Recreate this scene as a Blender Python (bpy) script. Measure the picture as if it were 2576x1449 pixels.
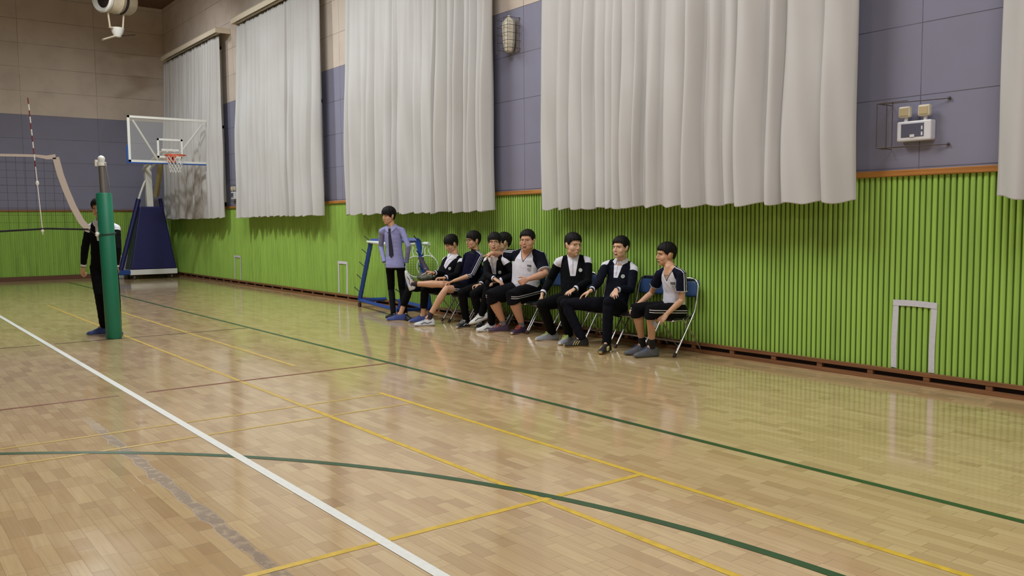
# gymnasium: students on folding chairs along a lime green slatted wall
LP1, LP2 = 315, 190
GREEN = (161, 204, 90); GREEN2 = (106, 142, 62)
GREY = (134, 135, 159); BEIGE = (212, 200, 188)
FL1 = (204, 180, 138); FL2 = (188, 160, 120); FL3 = (158, 128, 94)
FR1, FR2 = .10, .17
SKP = .52
CURT = (193, 194, 195)
import bpy, bmesh, math, random
import numpy as np
from mathutils import Vector, Matrix
from mathutils.bvhtree import BVHTree
random.seed(7)
for o in list(bpy.data.objects): bpy.data.objects.remove(o, do_unlink=True)
scn = bpy.context.scene
COL = scn.collection
V = Vector

# ------------------------------------------------------------------ camera
CAM_YAW, CAM_PITCH, CAM_ROLL, CAM_F = 0.65094, 0.07690, -0.0090, 2184.6
CAM_POS = V((25.90, -7.3755, 1.45))
_F = V((-math.cos(CAM_YAW)*math.cos(CAM_PITCH), math.sin(CAM_YAW)*math.cos(CAM_PITCH), -math.sin(CAM_PITCH)))
_R = V((math.sin(CAM_YAW), math.cos(CAM_YAW), 0)); _U = _R.cross(_F)
_R2 = math.cos(CAM_ROLL)*_R + math.sin(CAM_ROLL)*_U
_U2 = -math.sin(CAM_ROLL)*_R + math.cos(CAM_ROLL)*_U
cd = bpy.data.cameras.new('camera'); cam = bpy.data.objects.new('camera', cd); COL.objects.link(cam)
cd.sensor_width = 36.0; cd.sensor_fit = 'HORIZONTAL'; cd.lens = 36.0*CAM_F/2576.0
cd.clip_start = 0.05; cd.clip_end = 200
m = Matrix((( _R2.x, _U2.x, -_F.x, CAM_POS.x), (_R2.y, _U2.y, -_F.y, CAM_POS.y), (_R2.z, _U2.z, -_F.z, CAM_POS.z), (0,0,0,1)))
cam.matrix_world = m
scn.camera = cam
def at(u, v, ax, val):
    """the world point seen at pixel (u, v) on the plane axis = val"""
    d = _F + (u-1288)/CAM_F*_R2 - (v-724.5)/CAM_F*_U2
    return CAM_POS + d*((val-CAM_POS[ax])/d[ax])

# ------------------------------------------------------------------ light and exposure
scn.view_settings.view_transform = 'Standard'; scn.view_settings.look = 'None'
scn.view_settings.exposure = 0.0; scn.view_settings.gamma = 1.0
scn.view_settings.use_curve_mapping = False
w = bpy.data.worlds.new('world'); scn.world = w; w.use_nodes = True
w.node_tree.nodes['Background'].inputs[0].default_value = (0.8, 0.85, 0.9, 1)
w.node_tree.nodes['Background'].inputs[1].default_value = 0.05
def lamp(x, y, z, power, size, col, spread=180, aim=None):
    ld = bpy.data.lights.new('ceiling_or_fill_light', 'AREA'); ld.shape = 'DISK'; ld.size = size
    ld.energy = power; ld.color = col; ld.spread = math.radians(spread)
    o = bpy.data.objects.new('ceiling_or_fill_light', ld); COL.objects.link(o); o.location = (x, y, z)
    if aim: o.rotation_euler = (V(aim)-V((x, y, z))).to_track_quat('-Z', 'Y').to_euler()
    return o
WARM = (1.0, 0.975, 0.95); COOL = (0.98, 1.0, 0.98)
lamp(8.0, -3.8, 6.85, LP1*.85, 0.45, COOL)
lamp(5.2, -2.6, 6.9, LP1*.07, 0.6, WARM, 120, (3.2, 0, 3.6))  # added light, aimed to brighten the corner curtain; not a known fixture
for x, k in ((13.0, 1.0), (19.0, .92), (25.0, .6), (31.0, .5)):
    lamp(x, -4.0, 6.7, LP1*k, 3.0, COOL if x < 15 else WARM)
for x in (24.0, 30.0):
    lamp(x, -13.5, 6.7, LP2, 0.9, WARM)  # added fill lights, set far back to lift the shade below the curtains

# ------------------------------------------------------------------ helpers
ORG = {}
def tag(o, label=None, cat=None, group=None, kind=None):
    if label: o['label'] = label
    if cat: o['category'] = cat
    if group: o['group'] = group
    if kind: o['kind'] = kind
    return o
def thing(name, loc, label, cat, group=None):
    o = bpy.data.objects.new(name, None); COL.objects.link(o); o.location = loc
    o.empty_display_size = 0.1
    ORG[o.name] = V(loc)
    return tag(o, label, cat, group)
def org(o): return ORG.get(o.name, V((0, 0, 0))) if o else V((0, 0, 0))

def frame_of(d, ref=V((0, 0, 1))):
    d = d.normalized()
    if abs(d.dot(ref)) > 0.97: ref = V((1, 0, 0)) if abs(d.x) < 0.9 else V((0, 1, 0))
    a = ref.cross(d).normalized(); b = d.cross(a).normalized()
    return a, b
class MB:
    def __init__(s): s.v = []; s.f = []
    def add(s, vs, fs):
        n = len(s.v); s.v += [V(p) for p in vs]; s.f += [tuple(i+n for i in f) for f in fs]; return s
    def box(s, c, d, rot=None):
        c = V(c); h = V(d)/2
        vs = [V((x*h.x, y*h.y, z*h.z)) for x in (-1, 1) for y in (-1, 1) for z in (-1, 1)]
        if rot is not None: vs = [rot @ p for p in vs]
        return s.add([p+c for p in vs], [(0,1,3,2),(4,6,7,5),(0,4,5,1),(2,3,7,6),(0,2,6,4),(1,5,7,3)])
    def bb(s, a, b):
        a = V(a); b = V(b); return s.box((a+b)/2, [abs(b[i]-a[i]) for i in range(3)])
    def rings(s, rs, n=20, cap=True):
        """rs: list of (centre, axisA, axisB, ra, rb)"""
        vs = []; fs = []
        for c, a, b, ra, rb in rs:
            for k in range(n):
                t = 2*math.pi*k/n; vs.append(c + a*(math.cos(t)*ra) + b*(math.sin(t)*rb))
        for i in range(len(rs)-1):
            for k in range(n):
                k2 = (k+1) % n; fs.append((i*n+k, i*n+k2, (i+1)*n+k2, (i+1)*n+k))
        if cap:
            fs.append(tuple(range(n-1, -1, -1))); m_ = (len(rs)-1)*n; fs.append(tuple(range(m_, m_+n)))
        return s.add(vs, fs)
    def tube(s, pts, r, n=12, closed=False, dome=False, flat=1.0, ref=V((0, 0, 1))):
        pts = [V(p) for p in pts]; L = len(pts)
        rr = r if isinstance(r, (list, tuple)) else [r]*L
        rs = []; prev = None
        for i, p in enumerate(pts):
            if closed: d = (pts[(i+1) % L]-pts[i-1])
            else: d = pts[min(i+1, L-1)]-pts[max(i-1, 0)]
            d = d.normalized()
            if prev is None: a, b = frame_of(d, ref)
            else:
                a = (prev - d*prev.dot(d)).normalized(); b = d.cross(a).normalized()
            prev = a; rs.append((p, a, b, rr[i], rr[i]*flat))
        if dome:
            def dm(p, d, a, b, r0):
                return [(p+d*(r0*math.sin(q)), a, b, max(r0*math.cos(q), 1e-4), max(r0*math.cos(q)*flat, 1e-4)) for q in (1.5, 1.15, .75, .38)]
            d0 = (pts[0]-pts[1]).normalized(); d1 = (pts[-1]-pts[-2]).normalized()
            rs = dm(pts[0], d0, rs[0][1], rs[0][2], rr[0]) + rs + dm(pts[-1], d1, rs[-1][1], rs[-1][2], rr[-1])[::-1]
        if closed:
            n0 = len(s.v); vs = []; fs = []
            for c, a, b, ra, rb in rs:
                for k in range(n):
                    t = 2*math.pi*k/n; vs.append(c + a*(math.cos(t)*ra) + b*(math.sin(t)*rb))
            for i in range(L):
                j = (i+1) % L
                for k in range(n):
                    k2 = (k+1) % n; fs.append((i*n+k, i*n+k2, j*n+k2, j*n+k))
            return s.add(vs, fs)
        return s.rings(rs, n)
    def ell(s, c, r, ax=None, n=16, mrows=10):
        c = V(c); X, Y, Z = ax if ax else (V((1,0,0)), V((0,1,0)), V((0,0,1)))
        rs = []
        for i in range(mrows+1):
            q = -math.pi/2 + math.pi*i/mrows; q = max(min(q, 1.53), -1.53)
            rs.append((c+Z*(r[2]*math.sin(q)), X, Y, r[0]*math.cos(q), r[1]*math.cos(q)))
        return s.rings(rs, n)
    def lathe(s, c, axis, prof, n=24, cap=False):
        a, b = frame_of(V(axis)); d = V(axis).normalized()
        return s.rings([(V(c)+d*h, a, b, r, r) for h, r in prof], n, cap)
    def build(s, name, mat, parent=None, smooth=True, bevel=0, auto=True):
        og = org(parent)
        me = bpy.data.meshes.new(name)
        me.from_pydata([p-og for p in s.v], [], s.f); me.validate()
        if mat: me.materials.append(mat)
        bm = bmesh.new(); bm.from_mesh(me); bmesh.ops.recalc_face_normals(bm, faces=bm.faces); bm.to_mesh(me); bm.free()
        o = bpy.data.objects.new(name, me); COL.objects.link(o)
        if parent: o.parent = parent
        ORG[o.name] = og
        if bevel:
            b = o.modifiers.new('bevel', 'BEVEL'); b.width = bevel; b.segments = 2; b.limit_method = 'ANGLE'
        if smooth:
            for p in me.polygons: p.use_smooth = True
            if auto:
                es = set()
                bm = bmesh.new(); bm.from_mesh(me)
                for e in bm.edges:
                    if len(e.link_faces) == 2 and e.calc_face_angle(0) > 0.7: e.smooth = False
                bm.to_mesh(me); bm.free()
        return o
def arc_pts(pts, r, seg=5):
    """polyline with rounded corners"""
    out = [V(pts[0])]
    for i in range(1, len(pts)-1):
        p = V(pts[i]); a = (V(pts[i-1])-p); b = (V(pts[i+1])-p)
        ra = min(r, a.length*.45, b.length*.45); A = p+a.normalized()*ra; B = p+b.normalized()*ra
        for k in range(seg+1):
            t = k/seg; out.append(A*(1-t)**2+p*(2*t*(1-t))+B*t*t)
    out.append(V(pts[-1])); return out
def copy_tree(o, parent=None):
    c = o.copy(); COL.objects.link(c)
    if parent: c.parent = parent
    for ch in list(o.children): copy_tree(ch, c)
    return c

# ------------------------------------------------------------------ materials
def srgb(r, g, b):
    f = lambda c: ((c/255+0.055)/1.055)**2.4 if c > 10 else c/255/12.92
    return (f(r), f(g), f(b), 1)
def mat(name, col, rough=0.6, metal=0.0, noise=0.0, nscale=8.0, bump=0.0, bscale=40, coat=0, spec=0.5, alpha=1.0):
    m = bpy.data.materials.new(name); m.use_nodes = True; nt = m.node_tree; b = nt.nodes['Principled BSDF']
    b.inputs['Base Color'].default_value = col; b.inputs['Roughness'].default_value = rough
    b.inputs['Metallic'].default_value = metal; b.inputs['Specular IOR Level'].default_value = spec
    b.inputs['Coat Weight'].default_value = coat; b.inputs['Alpha'].default_value = alpha
    tc = nt.nodes.new('ShaderNodeTexCoord')
    if noise:
        n = nt.nodes.new('ShaderNodeTexNoise'); n.inputs['Scale'].default_value = nscale; n.inputs['Detail'].default_value = 5
        nt.links.new(tc.outputs['Object'], n.inputs['Vector'])
        r = nt.nodes.new('ShaderNodeMapRange'); r.inputs[1].default_value = .3; r.inputs[2].default_value = .7
        r.inputs[3].default_value = 1-noise; r.inputs[4].default_value = 1+noise
        nt.links.new(n.outputs['Fac'], r.inputs[0])
        h = nt.nodes.new('ShaderNodeHueSaturation'); h.inputs['Color'].default_value = col
        nt.links.new(r.outputs[0], h.inputs['Value']); nt.links.new(h.outputs[0], b.inputs['Base Color'])
    if bump:
        n2 = nt.nodes.new('ShaderNodeTexNoise'); n2.inputs['Scale'].default_value = bscale; n2.inputs['Detail'].default_value = 4
        nt.links.new(tc.outputs['Object'], n2.inputs['Vector'])
        bp = nt.nodes.new('ShaderNodeBump'); bp.inputs['Strength'].default_value = bump; bp.inputs['Distance'].default_value = .01
        nt.links.new(n2.outputs['Fac'], bp.inputs['Height']); nt.links.new(bp.outputs[0], b.inputs['Normal'])
    return m
class NT:
    """small node-math helper"""
    def __init__(s, m): s.m = m; s.t = m.node_tree; s.b = s.t.nodes['Principled BSDF']
    def val(s, x, inp):
        if isinstance(x, (int, float)): inp.default_value = x
        else: s.t.links.new(x, inp)
    def op(s, o, a, b=0.0, c=None):
        n = s.t.nodes.new('ShaderNodeMath'); n.operation = o; s.val(a, n.inputs[0]); s.val(b, n.inputs[1])
        if c is not None: s.val(c, n.inputs[2])
        return n.outputs[0]
    def pos(s):
        g = s.t.nodes.new('ShaderNodeNewGeometry'); x = s.t.nodes.new('ShaderNodeSeparateXYZ'); s.t.links.new(g.outputs['Position'], x.inputs[0])
        s.P = g.outputs['Position']; return x.outputs
    def comb(s, x, y, z):
        n = s.t.nodes.new('ShaderNodeCombineXYZ'); s.val(x, n.inputs[0]); s.val(y, n.inputs[1]); s.val(z, n.inputs[2]); return n.outputs[0]
    def noise(s, vec, sc, det=4, dim=None):
        n = s.t.nodes.new('ShaderNodeTexNoise'); n.inputs['Scale'].default_value = sc; n.inputs['Detail'].default_value = det
        if vec is not None: s.t.links.new(vec, n.inputs['Vector'])
        return n.outputs['Fac']
    def white(s, vec):
        n = s.t.nodes.new('ShaderNodeTexWhiteNoise'); n.noise_dimensions = '3D'; s.t.links.new(vec, n.inputs['Vector']); return n.outputs
    def mix(s, f, a, b):
        n = s.t.nodes.new('ShaderNodeMix'); n.data_type = 'RGBA'; s.val(f, n.inputs[0])
        for x, i in ((a, 6), (b, 7)):
            if isinstance(x, tuple): n.inputs[i].default_value = x
            else: s.t.links.new(x, n.inputs[i])
        return n.outputs[2]
    def ramp(s, f, a, b, c=0., d=1.):
        n = s.t.nodes.new('ShaderNodeMapRange'); s.val(f, n.inputs[0]); n.inputs[1].default_value = a; n.inputs[2].default_value = b
        n.inputs[3].default_value = c; n.inputs[4].default_value = d; return n.outputs[0]
    def out(s, col=None, rough=None, height=None, strength=.5, dist=.005):
        if col is not None: s.t.links.new(col, s.b.inputs['Base Color'])
        if rough is not None: s.val(rough, s.b.inputs['Roughness'])
        if height is not None:
            bp = s.t.nodes.new('ShaderNodeBump'); bp.inputs['Strength'].default_value = strength; bp.inputs['Distance'].default_value = dist
            s.t.links.new(height, bp.inputs['Height']); s.t.links.new(bp.outputs[0], s.b.inputs['Normal'])

# ------------------------------------------------------------------ room dimensions
RX, RY, RZ = 33.0, -17.0, 7.5        # length, depth, height
ZB, ZT, ZG = 0.11, 1.81, 4.33        # green cladding bottom, rail underside, grey/beige joint
def floor_material():
    m = mat('maple_floor', srgb(200, 168, 120), 0.22); n = NT(m); X, Y, Z = n.pos()
    wd = .0722
    row = n.op('FLOOR', n.op('DIVIDE', Y, wd))
    r1 = n.white(n.comb(row, 3.1, 0.7))
    u = n.op('ADD', n.op('DIVIDE', X, .46), n.op('MULTIPLY', r1[0], 37.0))
    # planks of unequal length: jitter each joint
    pk = n.op('FLOOR', u)
    w_ = n.white(n.comb(row, pk, 1.3))
    sp = n.t.nodes.new('ShaderNodeSeparateColor'); n.t.links.new(w_[1], sp.inputs[0])
    fr = n.op('FRACT', u); cut = n.ramp(sp.outputs[0], 0, 1, .15, .85)
    half = n.op('GREATER_THAN', fr, cut)
    w2 = n.white(n.comb(row, n.op('ADD', pk, n.op('MULTIPLY', half, .37)), 8.8))
    sp2 = n.t.nodes.new('ShaderNodeSeparateColor'); n.t.links.new(w2[1], sp2.inputs[0])
    base = n.mix(n.op('POWER', sp2.outputs[0], 1.6), srgb(*FL1), srgb(*FL2))
    base = n.mix(n.op('MULTIPLY', n.op('POWER', sp2.outputs[1], 4.0), .55), base, srgb(*FL3))
    gr = n.noise(n.comb(n.op('MULTIPLY', X, 3.0), n.op('MULTIPLY', Y, 60.0), row), 1.0, 5)
    base = n.mix(n.ramp(gr, .35, .75, 0, .35), base, srgb(*FL3))
    big = n.noise(n.P, .55, 3)
    base = n.mix(n.ramp(big, .4, .7, 0, .22), base, srgb(178, 160, 112))
    fy = n.op('FRACT', n.op('DIVIDE', Y, wd))
    seam = n.op('LESS_THAN', n.op('MINIMUM', fy, n.op('SUBTRACT', 1.0, fy)), .016)
    endg = n.op('LESS_THAN', n.op('MINIMUM', n.op('ABSOLUTE', n.op('SUBTRACT', fr, cut)), n.op('MINIMUM', fr, n.op('SUBTRACT', 1.0, fr))), .0035)
    sm = n.op('MAXIMUM', seam, endg)
    base = n.mix(n.op('MULTIPLY', sm, .42), base, srgb(105, 78, 50))
    # worn dark joint running along the boards
    dy = n.op('ABSOLUTE', n.op('ADD', n.op('ADD', Y, 6.03), n.op('MULTIPLY', n.op('SUBTRACT', n.noise(n.comb(n.op('MULTIPLY', X, 1.0), 0.0, 0.0), 5.0, 5), .5), .06)))
    wv = n.ramp(n.noise(n.comb(X, 5.0, 0.0), 1.6, 4), .34, .66, .012, .06)
    msk = n.op('MULTIPLY', n.ramp(n.op('SUBTRACT', wv, dy), -.006, .008), n.ramp(n.noise(n.P, 16.0, 6), .25, .5, .25, 1.))
    msk = n.op('MULTIPLY', msk, n.ramp(X, 18.6, 19.4))
    base = n.mix(n.op('MULTIPLY', msk, .8), base, srgb(104, 84, 64))
    chip = n.op('MULTIPLY', n.op('GREATER_THAN', n.noise(n.P, 60.0, 3), .66), msk)
    base = n.mix(n.op('MULTIPLY', chip, .7), base, srgb(205, 190, 165))
    rg = n.ramp(n.noise(n.P, 3.0, 4), .3, .7, FR1, FR2)
    rg = n.op('ADD', rg, n.op('MULTIPLY', msk, .4))
    n.out(base, rg, n.op('SUBTRACT', n.op('MULTIPLY', n.noise(n.P, 4.0, 2), .3), n.op('MULTIPLY', sm, .5)), .12, .004)
    m.node_tree.nodes['Principled BSDF'].inputs['Specular IOR Level'].default_value = .4
    m.node_tree.nodes['Principled BSDF'].inputs['Coat Weight'].default_value = .3
    m.node_tree.nodes['Principled BSDF'].inputs['Coat Roughness'].default_value = .06
    return m
def panel_material(name, along):
    """painted wall panels: blue grey below, cream above, thin dark joints; along = index of the horizontal axis"""
    m = mat(name, srgb(130, 130, 148), 0.75); n = NT(m); P = n.pos(); H = P[along]; Z = P[2]
    up = n.op('GREATER_THAN', Z, ZG)
    c = n.mix(up, srgb(*GREY), srgb(*BEIGE))
    row = n.op('FLOOR', n.op('DIVIDE', n.op('SUBTRACT', Z, ZG), .612))
    fz = n.op('FRACT', n.op('DIVIDE', n.op('SUBTRACT', Z, ZG), .612))
    fh = n.op('FRACT', n.op('DIVIDE', n.op('SUBTRACT', H, .03), 1.833))
    l1 = n.op('LESS_THAN', n.op('MINIMUM', fz, n.op('SUBTRACT', 1., fz)), .0065)
    l2 = n.op('LESS_THAN', n.op('MINIMUM', fh, n.op('SUBTRACT', 1., fh)), .0022)
    ln = n.op('MULTIPLY', n.op('MAXIMUM', l1, l2), n.ramp(n.noise(n.P, 1.3, 3), .3, .6, .35, 1.))
    pv = n.white(n.comb(row, n.op('FLOOR', n.op('DIVIDE', n.op('SUBTRACT', H, .03), 1.833)), 2.0))
    c = n.mix(n.op('MULTIPLY', pv[0], .08), c, (.12, .11, .11, 1))
    c = n.mix(n.ramp(n.noise(n.P, 2.2, 6), .45, .8, 0, .22), c, (.2, .17, .15, 1))
    c = n.mix(n.op('MULTIPLY', ln, .8), c, (.03, .026, .024, 1))
    n.out(c, None, n.op('SUBTRACT', n.op('MULTIPLY', n.noise(n.P, 120., 3), .2), ln), .35, .004)
    return m
def green_material(along):
    m = mat('lime_green_paint', srgb(*GREEN), 0.55); n = NT(m); P = n.pos(); H = P[along]
    idx = n.op('FLOOR', n.op('DIVIDE', H, .052))
    w_ = n.white(n.comb(idx, 1.7, 0.))
    c = n.mix(n.op('MULTIPLY', w_[0], .22), srgb(*GREEN), srgb(*GREEN2))
    st = n.noise(n.comb(n.op('MULTIPLY', H, 9.), n.op('MULTIPLY', P[2], .9), P[1]), 1.0, 5)
    c = n.mix(n.ramp(st, .48, .8, 0, .5), c, srgb(*GREEN2))
    fr = n.op('FRACT', n.op('DIVIDE', H, .052))
    g = n.op('LESS_THAN', n.op('MINIMUM', fr, n.op('SUBTRACT', 1., fr)), .06)
    c = n.mix(n.op('MULTIPLY', g, .75), c, srgb(48, 62, 20))
    n.out(c, None)
    return m
def wood_material(name, c1, c2, along, rough=.45):
    m = mat(name, c1, rough); n = NT(m); P = n.pos()
    a = n.op('MULTIPLY', P[along], 2.); o = [i for i in (0, 1, 2) if i != along]
    g = n.noise(n.comb(a, n.op('MULTIPLY', P[o[0]], 50.), n.op('MULTIPLY', P[o[1]], 50.)), 1., 5)
    n.out(n.mix(n.ramp(g, .3, .75), c1, c2), None); return m

M = {}
M['floor'] = floor_material()
M['panel_r'] = panel_material('painted_wall_panels', 0)
M['panel_e'] = panel_material('painted_end_wall_panels', 1)
M['green_r'] = green_material(0); M['green_e'] = green_material(1)
M['rail'] = wood_material('varnished_rail', srgb(196, 138, 70), srgb(150, 98, 48), 0)
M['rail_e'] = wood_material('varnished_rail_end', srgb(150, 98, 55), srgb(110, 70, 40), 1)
M['base'] = wood_material('brown_skirting', srgb(140, 96, 62), srgb(98, 64, 42), 0)
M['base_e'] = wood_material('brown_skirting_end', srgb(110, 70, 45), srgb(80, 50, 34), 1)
M['dark'] = mat('gap_shade_and_dark_fittings', srgb(38, 28, 24), .9)  # colours the painted shade in the skirting slot and some dark fittings
M['ceil'] = mat('brown_ceiling', srgb(112, 84, 68), .8, noise=.1)
M['plain'] = mat('cream_wall', srgb(170, 158, 138), .8)

# ------------------------------------------------------------------ room shell
def S(o, nm=None): o['kind'] = 'structure'; return o
fl = MB(); fl.bb((-.2, RY-.2, -.1), (RX+.2, .2, 0)); floor = S(fl.build('floor', M['floor'], smooth=False))
S(MB().bb((-.2, 0, 0), (RX+.2, .2, RZ)).build('wall_right', M['panel_r'], smooth=False))
S(MB().bb((-.2, RY-.2, 0), (0, 0, RZ)).build('wall_back', M['panel_e'], smooth=False))
S(MB().bb((0, RY-.2, 0), (RX+.2, RY, RZ)).build('wall_left', M['plain'], smooth=False))
S(MB().bb((RX, RY, 0), (RX+.2, 0, RZ)).build('wall_front', M['plain'], smooth=False))
S(MB().bb((-.2, RY-.2, RZ), (RX+.2, .2, RZ+.2)).build('ceiling', M['ceil'], smooth=False))
def ribs(L, put):
    n = int(L/.052); vs = []; fs = []
    prof = [(0, .002), (.003, .004), (.006, .014), (.014, .021), (.026, .024), (.038, .021), (.046, .014), (.049, .004)]
    for i in range(n):
        for dx, d in prof:
            for z in (ZB, ZT): vs.append(put(i*.052+dx, d, z))
    k = len(vs)//2
    for i in range(k-1): fs.append((2*i, 2*i+2, 2*i+3, 2*i+1))
    # underside and top so that the cladding is a solid sheet
    return MB().add(vs, fs)
S(ribs(RX-.01, lambda h, d, z: (h+.005, -d, z)).build('trim_1', M['green_r'], smooth=False))
S(ribs(-RY-.05, lambda h, d, z: (d, -h-.03, z)).build('trim_2', M['green_e'], smooth=False))
S(MB().bb((.03, -.05, ZT), (RX, -.001, ZT+.055)).build('trim_3', M['rail'], bevel=.006))
S(MB().bb((.001, RY, ZT), (.05, -.05, ZT+.05)).build('trim_4', M['rail_e'], bevel=.006))
sk = MB(); sk.bb((.03, -.055, ZB-.035), (RX, -.001, ZB)); sk.bb((.03, -.075, 0), (RX, -.001, .035))
x = .3
while x < RX: sk.bb((x, -.05, .035), (x+.055, -.002, ZB-.035)); x += SKP
skirt = S(sk.build('baseboard_right', M['base'], smooth=False, bevel=.002))
S(MB().bb((.03, -.012, .035), (RX, -.0015, ZB-.03)).build('skirting_shade_strip', M['dark'], smooth=False))  # dark strip standing in for the shade inside the skirting slot
S(MB().bb((.001, RY, 0), (.06, -.075, ZB)).build('baseboard_back', M['base_e'], bevel=.004))

# painted court lines, parts of the floor
LINE = {'white': mat('white_line_paint', srgb(226, 230, 226), .3, noise=.05, nscale=30),
        'green': mat('green_line_paint', srgb(38, 78, 42), .3, noise=.12, nscale=12),
        'yellow': mat('yellow_line_paint', srgb(206, 174, 58), .3, noise=.15, nscale=18),
        'worn': mat('worn_yellow_line_paint', srgb(198, 168, 84), .28, noise=.12, nscale=9),
        'red': mat('red_line_paint', srgb(122, 66, 44), .35, noise=.12, nscale=20),
        'black': mat('dark_line_paint', srgb(58, 50, 36), .35)}
def line(a, b, wd, c, lab, z=.0012):
    a = V((a[0], a[1], 0)); b = V((b[0], b[1], 0)); d = (b-a).normalized(); s = V((-d.y, d.x, 0))*wd/2
    n = max(1, int((b-a).length/.5)); mb = MB(); vs = []; fs = []
    for i in range(n+1):
        p = a+(b-a)*i/n; vs += [p+s+V((0, 0, z)), p-s+V((0, 0, z))]
    for i in range(n): fs.append((2*i, 2*i+1, 2*i+3, 2*i+2))
    mb.add(vs, fs); o = mb.build('court_line', LINE[c], floor, smooth=False); tag(o, lab); return o
line((.4, -5.515), (RX-1, -5.515), .055, 'white', 'broad white court sideline', .0022)
line((1.5, -3.0), (RX-1, -3.0), .05, 'green', 'straight dark green court line', .0016)
line((19.4, -3.845), (RX-3, -3.845), .04, 'yellow', 'yellow badminton sideline nearer the wall')
line((19.6, -4.575), (RX-3, -4.575), .04, 'yellow', 'yellow badminton inner sideline', .0013)
line((8.3, -4.575), (19.6, -4.575), .04, 'worn', 'worn yellow badminton inner sideline', .0013)
line((9.2, -3.84), (17.6, -3.84), .04, 'worn', 'worn far yellow badminton sideline', .0013)
line((22.47, -3.86), (22.47, -9.9), .04, 'yellow', 'yellow cross line in the foreground', .0014)
line((19.46, -3.86), (19.46, -9.9), .03, 'worn', 'faint yellow cross line', .0014)
line((19.94, -3.86), (19.94, -9.9), .03, 'worn', 'fainter yellow cross line', .0015)
line((18.07, -3.02), (18.07, -5.40), .04, 'red', 'brown red attack line near the wall', .0018)
line((18.07, -5.62), (18.07, -12.5), .04, 'red', 'brown red attack line beyond the sideline', .0018)
line((14.12, -3.02), (14.12, -5.45), .03, 'black', 'thin dark centre line', .0018)
line((14.12, -5.6), (14.12, -12.5), .03, 'black', 'thin dark centre line beyond the sideline', .0018)
mb = MB(); vs = []; fs = []; cx, cy, R_ = 24.079, -9.617, 5.363; N_ = 160
for i in range(N_+1):
    t = math.radians(-8+196*i/N_)
    for r_ in (R_-.0275, R_+.0275): vs.append((cx+r_*math.cos(t), cy+r_*math.sin(t), .0018))
for i in range(N_): fs.append((2*i, 2*i+1, 2*i+3, 2*i+2))
tag(MB().add(vs, fs).build('court_line', LINE['green'], floor, smooth=False), 'curved dark green court arc')

# ------------------------------------------------------------------ curtains, valances, windows
def cloth_material(name, col, stain=False):
    m = mat(name, col, .85); n = NT(m); P = n.pos()
    m.node_tree.nodes['Principled BSDF'].inputs['Sheen Weight'].default_value = .2
    c = n.mix(n.ramp(n.noise(n.P, 1.1, 4), .35, .75, 0, .18), col, srgb(150, 138, 122))
    if stain:
        g = n.noise(n.comb(n.op('MULTIPLY', P[0], 3.5), 0., n.op('MULTIPLY', P[2], 1.6)), 1.3, 6)
        low = n.op('MULTIPLY', n.ramp(P[2], 3.5, 2.6), n.ramp(P[0], 4.6, 3.9))
        low = n.op('MULTIPLY', low, n.ramp(P[0], 1.6, 2.3))
        c = n.mix(n.op('MULTIPLY', n.ramp(g, .42, .66, 0, .7), low), c, srgb(110, 88, 66))
    hgt = n.noise(n.comb(n.op('MULTIPLY', P[0], 900.), n.op('MULTIPLY', P[1], 900.), n.op('MULTIPLY', P[2], 900.)), 1., 1)
    n.out(c, None, hgt, .15, .002)
    return m
M['curtain'] = cloth_material('heavy_cream_curtain_cloth', srgb(*CURT))
M['curtain_s'] = cloth_material('stained_cream_curtain_cloth', srgb(*CURT), True)
M['white_metal'] = mat('white_painted_metal', srgb(222, 224, 220), .4)
M['valance'] = mat('cream_valance_paint', srgb(222, 212, 192), .5)
M['pane'] = mat('painted_daylight_pane', srgb(205, 214, 220), .3)  # pale colour stands in for daylight behind the glass
def curtain(x0, x1, nf, seed, m, label, yb=-.20, flare=0.0, ztop=5.86, zb=1.60, amp=.14, dip=0.0):
    rnd = random.Random(seed)
    # folds: irregular widths, drifting from the pleated top to the loose hem
    wts = [rnd.uniform(.55, 1.5) for _ in range(nf)]; tot = sum(wts); acc = [0]
    for w_ in wts: acc.append(acc[-1]+w_/tot)
    am = [rnd.uniform(.55, 1.25) for _ in range(nf)]
    dr = [rnd.uniform(-.25, .25)/nf for _ in range(nf+1)]; dr[0] = dr[-1] = 0
    sh = [rnd.uniform(.22, .72) for _ in range(nf)]
    NX = nf*14; NZ = 34; vs = []; fs = []
    for j in range(NZ+1):
        t = min(1, j/(NZ-1)) if j != NZ-1 else .9975; z = ztop+(zb-ztop)*t; k = min(1, .35+1.2*t)
        bd = [acc[i]+dr[i]*t for i in range(nf+1)]
        for i in range(NX+1):
            f = min(i//14, nf-1); q = (i-f*14)/14
            s_ = bd[f]+(bd[f+1]-bd[f])*q
            # skewed bulge per fold; sharp valleys between
            p_ = q**(math.log(.5)/math.log(sh[f]))
            bul = math.sin(math.pi*p_)**.8
            pl = .5+.5*math.cos(2*math.pi*(s_*nf*2.6+seed))
            y = yb - amp*am[f]*bul*k*(.75+.35*t) + .02*pl*(1-t)**3 - .012*math.sin(7*s_*nf+3*z)*t
            y -= flare*max(0, t-.4)
            xx = x0+(x1-x0)*s_ + (.02*math.sin(2.3*z+seed) if 0 < i < NX else .012*math.sin(1.7*z+seed))*t
            zz = z - (dip*s_*t) - (.012*math.sin(nf*s_*5+seed)+.018*bul*am[f])*(t > .98)
            vs.append((xx, y, zz))
    for j in range(NZ):
        for i in range(NX):
            a = j*(NX+1)+i; fs.append((a, a+1, a+NX+2, a+NX+1))
    o = MB().add(vs, fs).build('curtain', m, None, auto=False)
    sd = o.modifiers.new('thickness', 'SOLIDIFY'); sd.thickness = .006
    tag(o, label, 'curtain', 'long cream curtains over the gym windows')
    return o
curtain(.70, 5.20, 19, 3, M['curtain_s'], 'brown-stained cream curtain in the corner behind the basketball backboard')
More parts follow.
